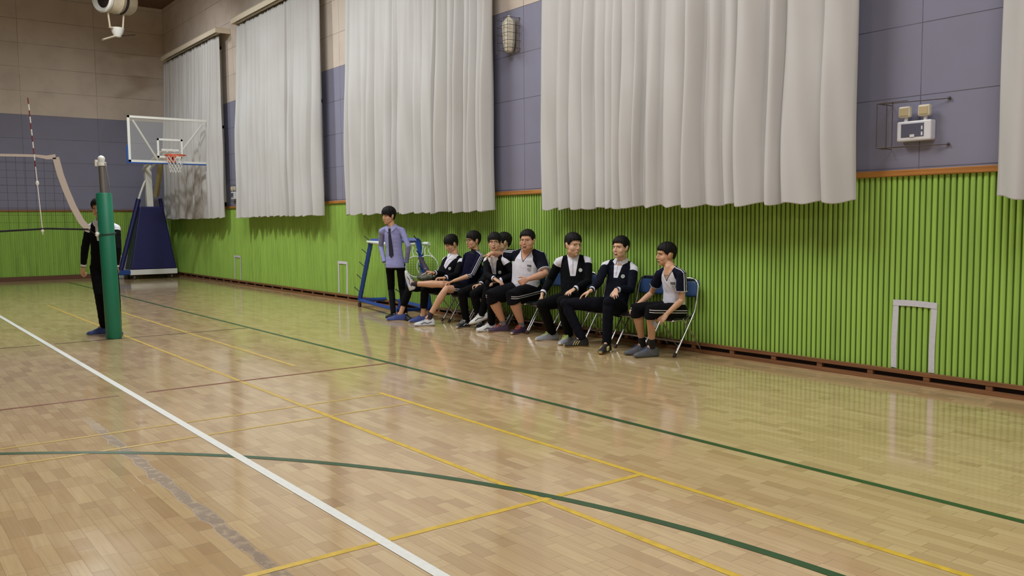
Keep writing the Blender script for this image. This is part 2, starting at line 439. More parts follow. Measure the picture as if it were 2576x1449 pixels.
curtain(6.33, 10.63, 17, 11, M['curtain'], 'cream curtain next nearest the corner, between the two far grey wall strips')
curtain(11.68, 16.10, 19, 5, M['curtain'], 'cream curtain hanging above the boy in the tie')
curtain(17.18, 18.88, 8, 23, M['curtain'], 'narrower left panel of the paired curtains right of the caged lamp', amp=.15)
curtain(18.74, 21.62, 11, 31, M['curtain'], 'wide right panel of the paired curtains above the seated boys', yb=-.30, amp=.14)
curtain(22.78, 27.0, 12, 17, M['curtain'], 'curtain cut off by the right edge of the picture', flare=.12)
for i, (x0, x1, lab) in enumerate([(.98, 5.42, 'white curtain box over the stained corner curtain'), (6.42, 10.9, 'white curtain box over the second curtain from the corner'),
                      (11.7, 16.2, None), (17.1, 21.7, None), (22.6, 27.1, None)]):
    if lab is None: continue
    r = thing('curtain_box', ((x0+x1)/2, -.2, 5.88), lab, 'curtain box', 'white curtain boxes high on the wall')
    b = MB(); b.bb((x0, -.36, 5.88), (x1, -.34, 6.0)); b.bb((x0, -.36, 5.985), (x1, -.002, 6.005)); b.bb((x0, -.34, 5.88), (x0+.02, -.002, 5.985)); b.bb((x1-.02, -.34, 5.88), (x1, -.002, 5.985))
    b.build('housing', M['valance'], r, smooth=False, bevel=.004)
    b = MB(); b.bb((x0+.03, -.23, 5.90), (x1-.03, -.2, 5.93)); b.build('rail', M['white_metal'], r, smooth=False)
for i, (x0, x1) in enumerate([(.95, 4.75), (6.6, 10.25), (12.0, 15.65), (17.3, 21.1), (22.9, 26.9)]):
    r = bpy.data.objects.new('window_%d' % (i+1), None); COL.objects.link(r); r.location = ((x0+x1)/2, -.02, 3.8); ORG[r.name] = V(r.location); r['kind'] = 'structure'
    b = MB(); z0, z1 = 1.9, 5.7
    for a_, b_ in (((x0, z0), (x1, z0+.07)), ((x0, z1-.07), (x1, z1)), ((x0, z0), (x0+.07, z1)), ((x1-.07, z0), (x1, z1)), (((x0+x1)/2-.03, z0), ((x0+x1)/2+.03, z1)), ((x0, 3.75), (x1, 3.82))):
        b.bb((a_[0], -.05, a_[1]), (b_[0], -.001, b_[1]))
    b.build('window_frame', M['white_metal'], r, smooth=False)
    MB().bb((x0+.06, -.02, z0+.06), (x1-.06, -.002, z1-.06)).build('pane', M['pane'], r, smooth=False)

# ------------------------------------------------------------------ white goals taped on the green slats
M['tape'] = mat('white_cloth_tape', srgb(205, 206, 216), .7, noise=.06, nscale=30)
def tape_goal(x0, x1, zt, lab):
    y = -.027; wd = .052; r = thing('tape_goal', ((x0+x1)/2, y, ZB), lab, 'tape marking', 'goal shapes taped on the green wall')
    def strip(nm, p, q, sag=0):
        n = 10; vs = []; fs = []
        P0, Q0 = V(p), V(q); d = (Q0-P0).normalized(); s = V((d.z, 0, -d.x))*wd/2
        for i in range(n+1):
            t = i/n; c = P0.lerp(Q0, t)+V((.004*math.sin(5*t+x0), 0, sag*math.sin(math.pi*t)))
            for yy in (0, -.002):
                vs += [c+s+V((0, yy, 0)), c-s+V((0, yy, 0))]
        for i in range(n):
            a = 4*i; fs += [(a, a+1, a+5, a+4), (a+2, a+6, a+7, a+3), (a, a+4, a+6, a+2), (a+1, a+3, a+7, a+5)]
        fs += [(0, 2, 3, 1), (4*n, 4*n+1, 4*n+3, 4*n+2)]
        MB().add(vs, fs).build(nm, M['tape'], r, smooth=False)
    strip('upright', (x0, y, ZB+.01), (x0+.004, y, zt)); strip('upright', (x1, y, ZB+.005), (x1+.006, y, zt-.005))
    strip('crossbar', (x0-.02, y-.0025, zt-.026), (x1+.03, y-.0025, zt-.03), .006)
tape_goal(21.86, 22.20, .725, 'white taped goal shape nearest the camera, right of all the chairs')
tape_goal(10.83, 11.18, .725, 'white taped goal shape left of the blue rack')
tape_goal(5.26, 5.64, .69, 'white taped goal shape nearest the corner and the basketball stand')

# ------------------------------------------------------------------ wall fittings
M['wire'] = mat('rusty_guard_wire', srgb(82, 74, 70), .6, .3)
M['ivory'] = mat('yellowed_ivory_plastic', srgb(205, 200, 182), .45)
M['wplast'] = mat('white_plastic', srgb(222, 224, 232), .4)
M['screen'] = mat('dull_grey_panel', srgb(92, 94, 112), .35)
M['amber'] = mat('amber_reflector', srgb(190, 176, 140), .3)
# caged lamp
lx, lz = 16.33, 3.98
r = thing('wall_lamp', (lx, 0, lz), 'caged ivory wall lamp between the third curtain and the paired curtains', 'lamp')
MB().bb((lx-.11, -.012, lz-.24), (lx+.11, -.001, lz+.22)).build('backplate', mat('grimy_grey_plate', srgb(120, 116, 118), .6, noise=.2), r, smooth=False)
b = MB(); b.rings([(V((lx, -.10, lz+z)), V((1, 0, 0)), V((0, 1, 0)), a, bb_) for z, a, bb_ in ((-.24, .03, .03), (-.23, .055, .055), (-.17, .075, .075), (-.14, .078, .078), (-.13, .085, .08), (.10, .10, .088), (.17, .095, .08), (.20, .05, .05), (.215, .025, .03), (.25, .02, .02))], 8)
b.build('lamp_body', M['ivory'], r, smooth=False, bevel=.006)
MB().lathe((lx, -.17, lz-.155), (0, 1, 0), [(0, .001), (0, .012), (.01, .012)], 10).build('screw', M['wire'], r)
b = MB()
for dz in (-.2, -.1, 0, .1, .2): b.tube(arc_pts([(lx-.15, -.005, lz+dz), (lx-.15, -.21, lz+dz), (lx+.13, -.21, lz+dz), (lx+.13, -.005, lz+dz)], .04), .0035, 6)
for dx in (-.14, -.05, .04, .12): b.tube([(lx+dx, -.213, lz-.25), (lx+dx, -.213, lz+.22)], .0035, 6)
b.tube([(lx-.15, -.213, lz-.25), (lx+.13, -.213, lz-.25)], .0035, 6)
b.build('wire_cage', M['wire'], r)
# emergency light unit
def emergency(ex, ez, lab, guard=True, sc=1.0, gs=1.0):
    r = thing('emergency_light', (ex, 0, ez), lab, 'emergency light', 'twin-headed emergency lights')
    MB().box((ex, -.05, ez-.05), (.30*sc, .085, .17)).build('housing', M['wplast'], r, smooth=False, bevel=.012)
    MB().box((ex-.01, -.094, ez-.045), (.20*sc, .006, .115)).build('front_panel', M['screen'], r, smooth=False, bevel=.003)
    for c_, d_ in (((ex-.01, -.098, ez-.092), (.04, .004, .022)), ((ex+.075, -.098, ez-.03), (.012, .004, .03)), ((ex+.075, -.098, ez-.08), (.014, .004, .03))): MB().box(c_, d_).build('label_mark', M['wplast'], r, smooth=False)
    for s in (-1, 1):
        hd = MB().rings([(V((ex+s*.085, -.09+d, ez+.115)), V((1, 0, 0)), V((0, 0, 1)), a, a) for d, a in ((.05, .03), (.04, .05), (.0, .062), (-.015, .062))], 4)
        hd = MB().box((ex+s*.085, -.075, ez+.115), (.105, .05, .095)).build('lamp_head', M['ivory'], r, smooth=False, bevel=.014)
        MB().box((ex+s*.085, -.102, ez+.115), (.075, .004, .065)).build('reflector', M['amber'], hd, smooth=False, bevel=.002)
        MB().tube([(ex+s*.085, -.06, ez+.03), (ex+s*.085, -.06, ez+.075)], .016, 10).build('neck', M['wplast'], hd)
    if guard:
        b = MB(); x0, x1, z0, z1 = ex-.24*gs, ex+.02, ez-.19, ez+.19
        for z in (z0, z1):
            b.tube([(x0, -.008, z), (x0, -.26, z), (x0+.09, -.27, z)], .004, 6); b.tube([(x0+.02, -.2, z), (ex+.26, -.012, z+.01)], .004, 6)
            b.tube([(x0, -.26, z), (x1, -.24, z)], .004, 6); b.ell((ex+.26, -.014, z+.01), (.014, .014, .014), n=8, mrows=6); b.ell((x0+.02, -.2, z), (.01, .01, .012), n=8, mrows=6)
        for p in ((x0, -.26), (x0+.055, -.2), (x0+.13, -.24)): b.tube([(p[0], p[1], z0), (p[0], p[1], z1)], .004, 6)
        b.build('wire_guard', M['wire'], r)
emergency(22.02, 2.24, 'white twin-headed emergency light behind bent guard wires at the right')
emergency(5.44, 2.16, 'small twin-headed emergency light near the corner, between the two far curtains', True, .8, -.6)

# ------------------------------------------------------------------ fan drum with bracket high by the end wall
M['drum'] = mat('dusty_cream_drum_paint', srgb(196, 186, 162), .5, noise=.1)
dc = at(290, 0, 0, 3.5); K = .91; ax = V((.42, -.90, -.05)).normalized()
r = thing('jet_fan', tuple(dc), 'cream round fan drum on a bracket high in front of the end wall', 'fan')
MB().lathe(dc, ax, [(a_*K, b_*K) for a_, b_ in ((-.46, .001), (-.46, .30), (-.40, .335), (-.02, .34), (-.0, .355), (.03, .34), (.34, .335), (.36, .30))], 32).build('drum', M['drum'], r)
mo = MB().lathe(dc, ax, [(a_*K, b_*K) for a_, b_ in ((.33, .26), (.33, .365), (.40, .375), (.44, .34), (.42, .30), (.36, .25))], 32).build('mouth_ring', M['white_metal'], r)
MB().lathe(dc, ax, [(a_*K, b_*K) for a_, b_ in ((.37, .001), (.37, .14), (.33, .26))], 24).build('hub', M['dark'], r)
MB().lathe(dc-ax*.11, ax, [(-.03, .305), (-.03, .322), (.03, .322), (.03, .305)], 32).build('strap', M['dark'], r)
b = MB(); lat = ax
for s in (-.22, .22): b.tube([dc+lat*s+V((0, 0, -.29)), dc+lat*s*.8+V((0, 0, -.655))], .022, 8)
b.tube([dc+lat*-.2+V((0, 0, -.655)), dc+lat*.2+V((0, 0, -.655))], .022, 8); b.tube([dc+lat*-.24+V((0, 0, -.30)), dc+lat*.24+V((0, 0, -.30))], .02, 8)
b.build('bracket', M['drum'], r)
b = MB(); b.tube([dc+V((0, 0, .3)), (dc.x, dc.y, RZ)], .03, 8); b.build('hanger_rod', M['drum'], r)
q = dc+V((-.05, .03, -.73))
cup = MB().lathe(q, (0, 0, 1), [(.09, .001), (.09, .16), (-.02, .13), (-.12, .07), (-.13, .001)], 16).build('cup', M['white_metal'], r)
MB().tube([q+V((0, 0, -.08)), q+V((.1, -.36, -.24))], .05, 8, flat=.5).build('arm', M['drum'], r)
MB().tube([q+V((0, 0, -.1)), q+V((-.1, .42, .0))], .011, 6).build('stay_rod', M['dark'], r)

# ------------------------------------------------------------------ basketball stand
M['navy_pad'] = mat('navy_vinyl_padding', srgb(28, 30, 88), .45, noise=.08)
M['blue_paint'] = mat('blue_painted_steel', srgb(26, 66, 136), .4)
M['orange'] = mat('orange_rim_paint', srgb(214, 84, 48), .4)
M['glass'] = mat('clear_board_glass', (0.93, 0.96, 0.95, 1), .05)
gb = M['glass'].node_tree.nodes['Principled BSDF']; gb.inputs['Alpha'].default_value = .10; gb.inputs['Specular IOR Level'].default_value = .5
M['netcord'] = mat('white_net_cord', srgb(215, 218, 215), .8)
M['beige_pad'] = mat('beige_arm_padding', srgb(178, 168, 128), .6)
bx = 4.45; byc = -1.20; bz0, bz1 = 2.895, 3.96; bw = .94
r = thing('basketball_stand', (1.6, -.95, 0), 'portable basketball stand with navy padded base and glass backboard in the corner', 'basketball hoop')
# base with tapered padding
X0, X1 = .98, 1.72; Y0, Y1 = -1.55, -.34
MB().bb((X0, Y0, .12), (X1, Y1, .26)).build('base_frame', M['white_metal'], r, smooth=False, bevel=.012)
b = MB(); rs = []
zt_ = 1.92
vs = [(X0+.1, Y0+.02, .26), (X1+.01, Y0+.02, .26), (X1+.01, Y1-.02, .26), (X0+.1, Y1-.02, .26), (1.36, -1.24, zt_), (1.70, -1.24, zt_), (1.70, -.64, zt_), (1.36, -.64, zt_)]
b.add(vs, [(0,1,2,3),(4,7,6,5),(0,4,5,1),(1,5,6,2),(2,6,7,3),(3,7,4,0)]); b.build('padded_cover', M['navy_pad'], r, smooth=False, bevel=.03)
for (xx, yy) in ((X0+.12, Y0+.1), (X1-.1, Y0+.12), (X1-.1, Y1-.14), (X0+.12, Y1-.14)):
    wfork = MB().bb((xx-.03, yy-.03, .07), (xx+.03, yy+.03, .12)).build('caster', M['dark'], r, smooth=False)
    MB().lathe((xx, yy-.025, .055), (0, 1, 0), [(0, .001), (0, .055), (.05, .055), (.05, .001)], 16).build('wheel', mat('grey_rubber', srgb(84, 80, 74), .6) if 'wh' not in M else M['wh'], wfork)
# mast and arms
MB().tube([(1.53, -.94, 1.7), (1.55, -.97, 3.02)], .115, 4, ref=V((.7, .7, 0))).build('mast', M['white_metal'], r, smooth=False, bevel=.01)
b = MB()
for yy in (-1.06, -.90): b.tube([(1.5, yy, 2.9), (3.6, yy-.14, 3.2), (4.36, yy-.18, 3.2)], .035, 10)
b.tube([(4.30, -1.36, 3.2), (4.30, -.96, 3.2)], .04, 10)
b.build('arm', M['white_metal'], r)
MB().tube([(1.66, -.80, 2.2), (2.9, -.97, 3.12)], .075, 4).build('padded_strut', M['beige_pad'], r, smooth=False, bevel=.01)
MB().tube(arc_pts([(1.66, -1.78, .2), (1.66, -1.22, 2.22), (1.62, -1.06, 2.60), (1.55, -.95, 2.60)], .16), .028, 10).build('back_stay', M['white_metal'], r)
MB().tube([(1.66, -1.765, .26), (1.66, -1.25, 2.12)], .062, 12).build('stay_pad', M['navy_pad'], r)
MB().tube([(1.45, -.40, .3), (1.5, -.66, 2.14)], .05, 12).build('stay_pad', M['navy_pad'], r)
MB().bb((1.5, -1.84, .13), (1.72, -1.52, .26)).build('tow_bar', M['blue_paint'], r, smooth=False, bevel=.02)
# backboard
bd = MB().bb((bx-.006, byc-bw+.03, bz0+.03), (bx+.006, byc+bw-.03, bz1-.03)).build('backboard', M['glass'], r, smooth=False)
b = MB()
for p, q_ in (((byc-bw, bz0), (byc+bw, bz0+.05)), ((byc-bw, bz1-.05), (byc+bw, bz1)), ((byc-bw, bz0), (byc-bw+.055, bz1)), ((byc+bw-.055, bz0), (byc+bw, bz1))):
    b.bb((bx-.02, p[0], p[1]), (bx+.014, q_[0], q_[1]))
b.build('board_frame', M['white_metal'], bd, smooth=False)
b = MB(); a0, a1, c0, c1 = byc-.295, byc+.295, bz0+.12, bz0+.57
for p, q_ in (((a0, c0), (a1, c0+.045)), ((a0, c1-.045), (a1, c1)), ((a0, c0), (a0+.045, c1)), ((a1-.045, c0), (a1, c1))): b.bb((bx+.0065, p[0], p[1]), (bx+.009, q_[0], q_[1]))
b.build('target_square', LINE['white'], bd, smooth=False)
b = MB(); b.bb((bx-.025, byc-bw-.012, bz0-.03), (bx+.02, byc+bw+.012, bz0+.0)); b.bb((bx-.025, byc-bw-.035, bz0-.03), (bx+.02, byc-bw, bz0+.38)); b.bb((bx-.025, byc+bw, bz0-.03), (bx+.02, byc+bw+.035, bz0+.38))
b.build('edge_pad', mat('blue_edge_padding', srgb(36, 84, 168), .5), bd, smooth=False, bevel=.008)
b = MB()
for s in (-1, 1): b.tube([(bx-.05, byc+s*(bw-.14), bz1-.1), (bx-.35, byc+s*.2, bz0+.1)], .022, 8)
b.build('board_brace', M['white_metal'], r)
# rim and net
rc = V((bx+.39, byc, 3.055)); rr_ = .225
b = MB(); b.tube([rc+V((math.cos(t)*rr_, math.sin(t)*rr_, 0)) for t in [2*math.pi*i/40 for i in range(40)]], .013, 8, closed=True)
rim = b.build('rim', M['orange'], r)
b = MB(); b.bb((bx+.012, byc-.11, 2.96), (bx+.03, byc+.11, 3.10)); b.bb((bx+.03, byc-.09, 3.03), (bx+.2, byc+.09, 3.05)); b.bb((bx+.06, byc-.075, 2.9), (bx+.17, byc-.02, 3.04)); b.bb((bx+.06, byc+.02, 2.9), (bx+.17, byc+.075, 3.04))
b.build('rim_bracket', M['orange'], rim, smooth=False, bevel=.004)
b = MB(); NN = 12; lv = [(0, 1.0), (.09, .86), (.17, .74), (.25, .64), (.33, .58), (.40, .56)]
for i in range(NN):
    for sgn in (1, -1):
        pts = []
        for k, (h, s) in enumerate(lv):
            t = 2*math.pi*(i+sgn*k*.5)/NN; pts.append(rc+V((math.cos(t)*rr_*s, math.sin(t)*rr_*s, -h)))
        b.tube(pts, .0055, 5)
b.build('hoop_net', M['netcord'], rim)
# pale box standing behind the stand
r = thing('storage_box', (.6, -1.4, 0), 'pale grey storage box on the floor behind the navy padded base', 'box')
MB().bb((.35, -1.66, 0), (.9, -1.2, .58)).build('box_body', mat('pale_grey_plastic', srgb(168, 172, 172), .5, noise=.08), r, smooth=False, bevel=.02)
MB().bb((.34, -1.67, .565), (.91, -1.19, .61)).build('lid', mat('pale_lid', srgb(185, 188, 186), .5), r, smooth=False, bevel=.01)

# ------------------------------------------------------------------ volleyball post and net
M['green_pad'] = mat('green_post_padding', srgb(12, 112, 84), .5, noise=.07, nscale=5)
M['steel'] = mat('dull_grey_steel', srgb(118, 116, 112), .45, .5)
px_, py_ = 14.05, -4.745; lean = V((-.075, -.01, 1)).normalized()
def pp(h): return V((px_, py_, 0))+lean*h
r = thing('volleyball_post', (px_, py_, 0), 'volleyball net post wrapped in green padding on the left', 'net post')
b = MB(); b.rings([(pp(h), V((1, 0, 0)), V((0, 1, 0)), q, q) for h, q in ((.0, .085), (.02, .095), (1.84, .095), (1.86, .08))], 28)
b.build('padding', M['green_pad'], r)
MB().tube([pp(1.84), pp(2.22)], .042, 14).build('pole', M['steel'], r)
b = MB(); b.tube([pp(2.2), pp(2.25)], .055, 14); b.ell(pp(2.29), (.045, .045, .045)); b.box(pp(2.24)+V((-.03, -.05, 0)), (.05, .05, .08)); b.build('pulley_head', M['white_metal'], r)
b = MB(); b.tube([pp(2.24)+V((.05, .03, 0)), pp(2.0)+V((.08, .05, 0)), pp(1.86)+V((.07, .06, 0))], .006, 6)
b.build('net_cable', M['steel'], r)
MB().tube([pp(1.335)+V((math.cos(t)*.1, math.sin(t)*.1, .01*math.sin(t))) for t in [2*math.pi*i/24 for i in range(24)]], .012, 6, closed=True).build('tie_strap', mat('dark_green_strap', srgb(10, 60, 46), .6), r)
MB().ell(pp(1.335)+V((.02, -.115, .0)), (.02, .03, .03)).build('strap_buckle', M['white_metal'], r)
# net: side band from the pole top sags outward, the mesh runs away to the left
r = thing('volleyball_net', (14.05, -6.2, 1.4), 'black volleyball net with white side band, stretched left of the green post', 'net')
NX_ = 14.03
def np_(u, v): return at(u, v, 0, NX_)
tA, tB = np_(140, 396), np_(222, 577); ant0, ant1 = np_(108, 590), np_(70, 246)
M['band'] = mat('off_white_net_band', srgb(188, 178, 170), .8)
M['blackcord'] = mat('black_net_cord', srgb(22, 22, 22), .9)
def band(nm, pts, wds, mt, par):
    vs = []; fs = []
    for i, p in enumerate(pts):
        d = (pts[min(i+1, len(pts)-1)]-pts[max(i-1, 0)]).normalized(); s = V((0, d.z, -d.y))*wds[i]/2
        for xo in (.004, -.004): vs += [p+s+V((xo, 0, 0)), p-s+V((xo, 0, 0))]
    for i in range(len(pts)-1):
        a = 4*i; fs += [(a, a+1, a+5, a+4), (a+2, a+6, a+7, a+3), (a, a+4, a+6, a+2), (a+1, a+3, a+7, a+5)]
    n = 4*(len(pts)-1); fs += [(0, 2, 3, 1), (n, n+1, n+3, n+2)]
    return MB().add(vs, fs).build(nm, mt, par, smooth=False)
cv = [(140, 396), (152, 440), (166, 478), (184, 520), (204, 556), (222, 577)]
side = [np_(*c) for c in cv]
band('side_band', side, [.075]*6, M['band'], r)
tops = [np_(140, 394), np_(118, 396), np_(92, 392), np_(60, 391), np_(0, 390), V((NX_, -13.9, np_(0, 390).z))]
band('top_tape', tops, [.06, .045, .03, .03, .03, .03], M['band'], r)
bots = [np_(222, 577), np_(120, 575), np_(0, 582), V((NX_, -13.9, np_(0, 582).z))]
MB().tube(bots, .012, 8).build('bottom_cord', M['blackcord'], r)
MB().tube([np_(222, 577), pp(1.30)+V((0, -.09, 0))], .006, 6).build('tie_cord', M['blackcord'], r)
b = MB(); ymin = tops[-1].y
def lerp_poly(P, y):
    for i in range(len(P)-1):
        if (P[i].y-y)*(P[i+1].y-y) <= 0 and abs(P[i].y-P[i+1].y) > 1e-6: return P[i].lerp(P[i+1], (P[i].y-y)/(P[i].y-P[i+1].y))
    return P[0] if abs(P[0].y-y) < abs(P[-1].y-y) else P[-1]
ys = bots[0].y; y = ys-.06
while y > ymin+.02:
    lo = lerp_poly(bots, y); hi = lerp_poly(side, y) if y > side[0].y else lerp_poly(tops, y)
    b.tube([lo, hi], .0013, 4); y -= .10
for k in range(1, 10):
    t = k/10; zc = bots[0].z+(tops[0].z-bots[0].z)*t
    p0 = side[-1]
    for i in range(len(side)-1):
        if (side[i].z-zc)*(side[i+1].z-zc) <= 0: p0 = side[i].lerp(side[i+1], (side[i].z-zc)/(side[i].z-side[i+1].z))
    b.tube([p0, V((NX_, ymin, zc))], .0013, 4)
b.build('net_mesh', M['blackcord'], r)
r2 = thing('net_antenna', tuple(ant0), 'red and white striped net antenna, left of the net side band', 'antenna')
d_ = (ant1-ant0); Ls = d_.length; nb = 22
MB().tube([ant0, ant0+d_*.52], .006, 8).build('sleeve', M['white_metal'], r2)
for i in range(11, nb):
    t0, t1 = i/nb, (i+1)/nb
    MB().tube([ant0+d_*t0, ant0+d_*t1], .007, 8).build('stripe', (mat('antenna_red', srgb(120, 46, 48), .5) if i == 11 else bpy.data.materials['antenna_red']) if i % 2 else M['white_metal'], r2)
MB().ell(ant0+d_*.38, (.012, .02, .03)).build('clip', M['white_metal'], r2); MB().ell(ant0+d_*.03, (.012, .018, .025)).build('clip', M['white_metal'], r2)

# ------------------------------------------------------------------ blue rack on casters with pegs and white hoops
M['peg'] = mat('black_steel_peg', srgb(30, 32, 34), .5)
M['blue_rack'] = mat('blue_rack_paint', srgb(22, 62, 142), .4)
yr = -.42
r = thing('equipment_rack', (13.6, yr, 0), 'blue steel equipment rack on casters with black pegs, behind the boy in the tie', 'rack')
Lc = at(905, 760, 1, yr-.03); Lc.z = .12
Rc = V((14.55, yr+.10, .12)); Fc = at(1003, 781, 2, .12); Bc = at(985, 752, 2, .12)
def bar(p, q, w_=.035, nm='frame_bar', mt='blue_rack'): return MB().tube([p, q], w_, 4, ref=V((.3, .9, .2))).build(nm, M[mt], r, smooth=False, bevel=.004)
tl = at(934, 606, 1, yr); tr = at(1052, 604, 1, yr+.08)
bar(Lc, Fc); bar(Lc, Bc); bar(Fc, Rc); bar(Bc, Rc); bar(Lc, tl, .042, 'upright'); bar(Rc, tr, .042, 'upright'); bar(tl, tr, .04, 'top_bar'); bar(Fc, Fc.lerp(tr, .45), .035, 'upright')
for p in (Lc, Rc, Fc, Bc):
    f_ = MB().box(p+V((0, 0, -.045)), (.04, .04, .04)).build('caster', M['steel'], r, smooth=False)
    MB().lathe((p.x, p.y-.02, .035), (0, 1, 0), [(0, .001), (0, .035), (.035, .035), (.035, .001)], 14).build('wheel', mat('brown_rubber_wheel', srgb(70, 46, 34), .6), f_)
for k in range(5):
    t = .12+.215*k; p = Lc.lerp(tl, min(t, .98)); MB().tube([p, p+V((-.12, -.06, .10))], .008, 6).build('peg', M['peg'], r)
    p = Rc.lerp(tr, min(t, .98)); MB().tube([p, p+V((.03, -.10, .09))], .008, 6).build('peg', M['peg'], r)
for k in range(3):
    p = Fc.lerp(tr, .1+.12*k); MB().tube([p, p+V((-.12, -.06, .08))], .008, 6).build('peg', M['peg'], r)
M['hoopw'] = mat('white_hoop_plastic', srgb(206, 220, 212), .45)
M['thinnet'] = mat('thin_grey_net', srgb(70, 78, 52), .8)
def hoop(u0, v0, uc, vc, rad, yy, lab, tube0):
    c = at(uc, vc, 1, yy); h = at(u0, v0, 1, yy)
    t = thing('net_hoop', tuple(h), lab, 'hoop', 'white hoops hanging on the blue rack')
    e1 = V((.78, .62, 0)).normalized(); e2 = V((0, 0, 1))
    MB().tube([c+e1*math.cos(q)*rad+e2*math.sin(q)*rad for q in [2*math.pi*i/48 for i in range(48)]], .009, 8, closed=True).build('ring', M['hoopw'], t)
    a = at(tube0, v0, 1, yy)
    MB().tube([a, h], .018, 14).build('grip', M['hoopw'], t); MB().tube([a.lerp(h, .55), h+(h-a).normalized()*.02], .028, 14).build('sleeve', M['hoopw'], t)
    for s, q in ((-1, 2.35), (.15, 1.75), (1, .9)):
        p1 = c+e1*math.cos(q)*rad+e2*math.sin(q)*rad; p0 = a.lerp(h, .75)+e1*s*.05-V((0, 0, .03))
        MB().tube([p0, p0.lerp(p1, .5)+e1*(-.03*s-.02), p1], .009, 8).build('arm', M['hoopw'], t)
    b = MB()
    for k in range(-3, 4):
        w_ = math.sqrt(rad*rad-(k*rad/4)**2)
        b.tube([c+e2*(k*rad/4)-e1*w_, c+e2*(k*rad/4)+e1*w_], .0015, 4); b.tube([c+e1*(k*rad/4)-e2*w_, c+e1*(k*rad/4)+e2*w_], .0015, 4)
    b.build('netting', M['thinnet'], t)
hoop(1046, 613, 1046, 671, .163, -.34, 'white net hoop hanging right beside the boy in the tie', 1022)
hoop(1078, 613, 1076, 671, .172, -.28, 'white net hoop nearest the seated boys, overlapping its neighbour', 1054)
p = at(950, 611, 1, yr-.05); q_ = at(924, 608, 1, yr-.05)
MB().tube([q_, p, p+(p-q_)*1.2], [.018, .03, .03], 12).build('cross_tube', M['hoopw'], r)

# ------------------------------------------------------------------ folding chairs
M['chrome'] = mat('chromed_tube', srgb(200, 200, 205), .24, 1.0)
M['blue_vinyl'] = mat('blue_vinyl_padding', srgb(48, 76, 120), .38, bump=.1, bscale=300)
M['dark_vinyl'] = mat('black_vinyl_seat', srgb(26, 27, 32), .4)
M['foot'] = mat('brown_rubber_foot', srgb(52, 24, 24), .6)
def make_chair():
    r = thing('folding_chair', (0, 0, 0), 'x', 'chair', 'folding chairs along the wall'); hw = .205
    # local: x across, -y front; the back stands near the wall
    a = [(-hw, -.50, .015), (-hw, -.175, .49), (-hw+.01, -.115, .81), (hw-.01, -.115, .81), (hw, -.175, .49), (hw, -.50, .015)]
    MB().tube(arc_pts(a, .11, 7), .0125, 10).build('front_frame', M['chrome'], r)
    bk = [(-hw+.03, -.35, .40), (-hw+.03, -.03, .02), (hw-.03, -.03, .02), (hw-.03, -.35, .40)]
    MB().tube(arc_pts(bk, .07, 6), .011, 10).build('rear_leg_frame', M['chrome'], r)
    MB().tube([(-hw, -.405, .155), (hw, -.405, .155)], .009, 8).build('stretcher', M['chrome'], r)
    for s in (-1, 1):
        MB().tube([(s*hw, -.515, -.0), (s*hw, -.49, .04)], .017, 10).build('rubber_foot', M['foot'], r)
        MB().tube([(s*(hw-.012), -.20, .455), (s*(hw-.012), -.33, .375)], .007, 6).build('hinge_strut', M['steel'], r)
    # seat pad
    vs = []; n = 24; rs = []
    def sq(c, ra, rb, z):
        return [(c[0]+ra*math.copysign(abs(math.cos(t))**.45, math.cos(t)), c[1]+rb*math.copysign(abs(math.sin(t))**.45, math.sin(t)), z) for t in [2*math.pi*i/n for i in range(n)]]
    L = [(.17, .17, .378), (.18, .178, .385), (.185, .183, .398), (.18, .178, .408), (.12, .12, .414)]
    for ra, rb, z in L: vs += sq((0, -.325), ra, rb, z)
    fs = [tuple(range(n-1, -1, -1)), tuple(range((len(L)-1)*n, len(L)*n))]
    for i in range(len(L)-1):
        for k in range(n): fs.append((i*n+k, i*n+(k+1) % n, (i+1)*n+(k+1) % n, (i+1)*n+k))
    MB().add(vs, fs).build('seat', M['dark_vinyl'], r)
    MB().tube(arc_pts([(-.17, -.16, .378), (-.17, -.50, .378), (.17, -.50, .378), (.17, -.16, .378)], .06), .008, 8).build('seat_rim', M['chrome'], r)
    # back pad, curved
    vs = []; fs = []; nx = 14; nz = 8
    for side_ in (0, 1):
        for j in range(nz+1):
            for i in range(nx+1):
                u = -1+2*i/nx; v = -1+2*j/nz
                cut = (abs(u)**5+abs(v)**5)
                x_ = u*(hw-.004)*(1-.06*abs(v)**6); z_ = .705+v*.095*(1-.10*abs(u)**5)
                th = .016*(1-min(1, cut*.5))+.003
                y_ = -.125-(z_-.705)*(-.19) + .022*(1-u*u) + (th if side_ else -th)
                vs.append((x_, y_, z_))
    k0 = (nx+1)*(nz+1)
    for j in range(nz):
        for i in range(nx):
            p = j*(nx+1)+i; fs += [(p, p+1, p+nx+2, p+nx+1), (k0+p, k0+p+nx+1, k0+p+nx+2, k0+p+1)]
    for i in range(nx):
        fs += [(i, k0+i, k0+i+1, i+1)]; q = nz*(nx+1)+i; fs += [(q, q+1, k0+q+1, k0+q)]
    for j in range(nz):
        q = j*(nx+1); fs += [(q, q+nx+1, k0+q+nx+1, k0+q)]; q += nx; fs += [(q, k0+q, k0+q+nx+1, q+nx+1)]
    MB().add(vs, fs).build('backrest', M['blue_vinyl'], r, auto=False)
    return r
ch0 = make_chair()
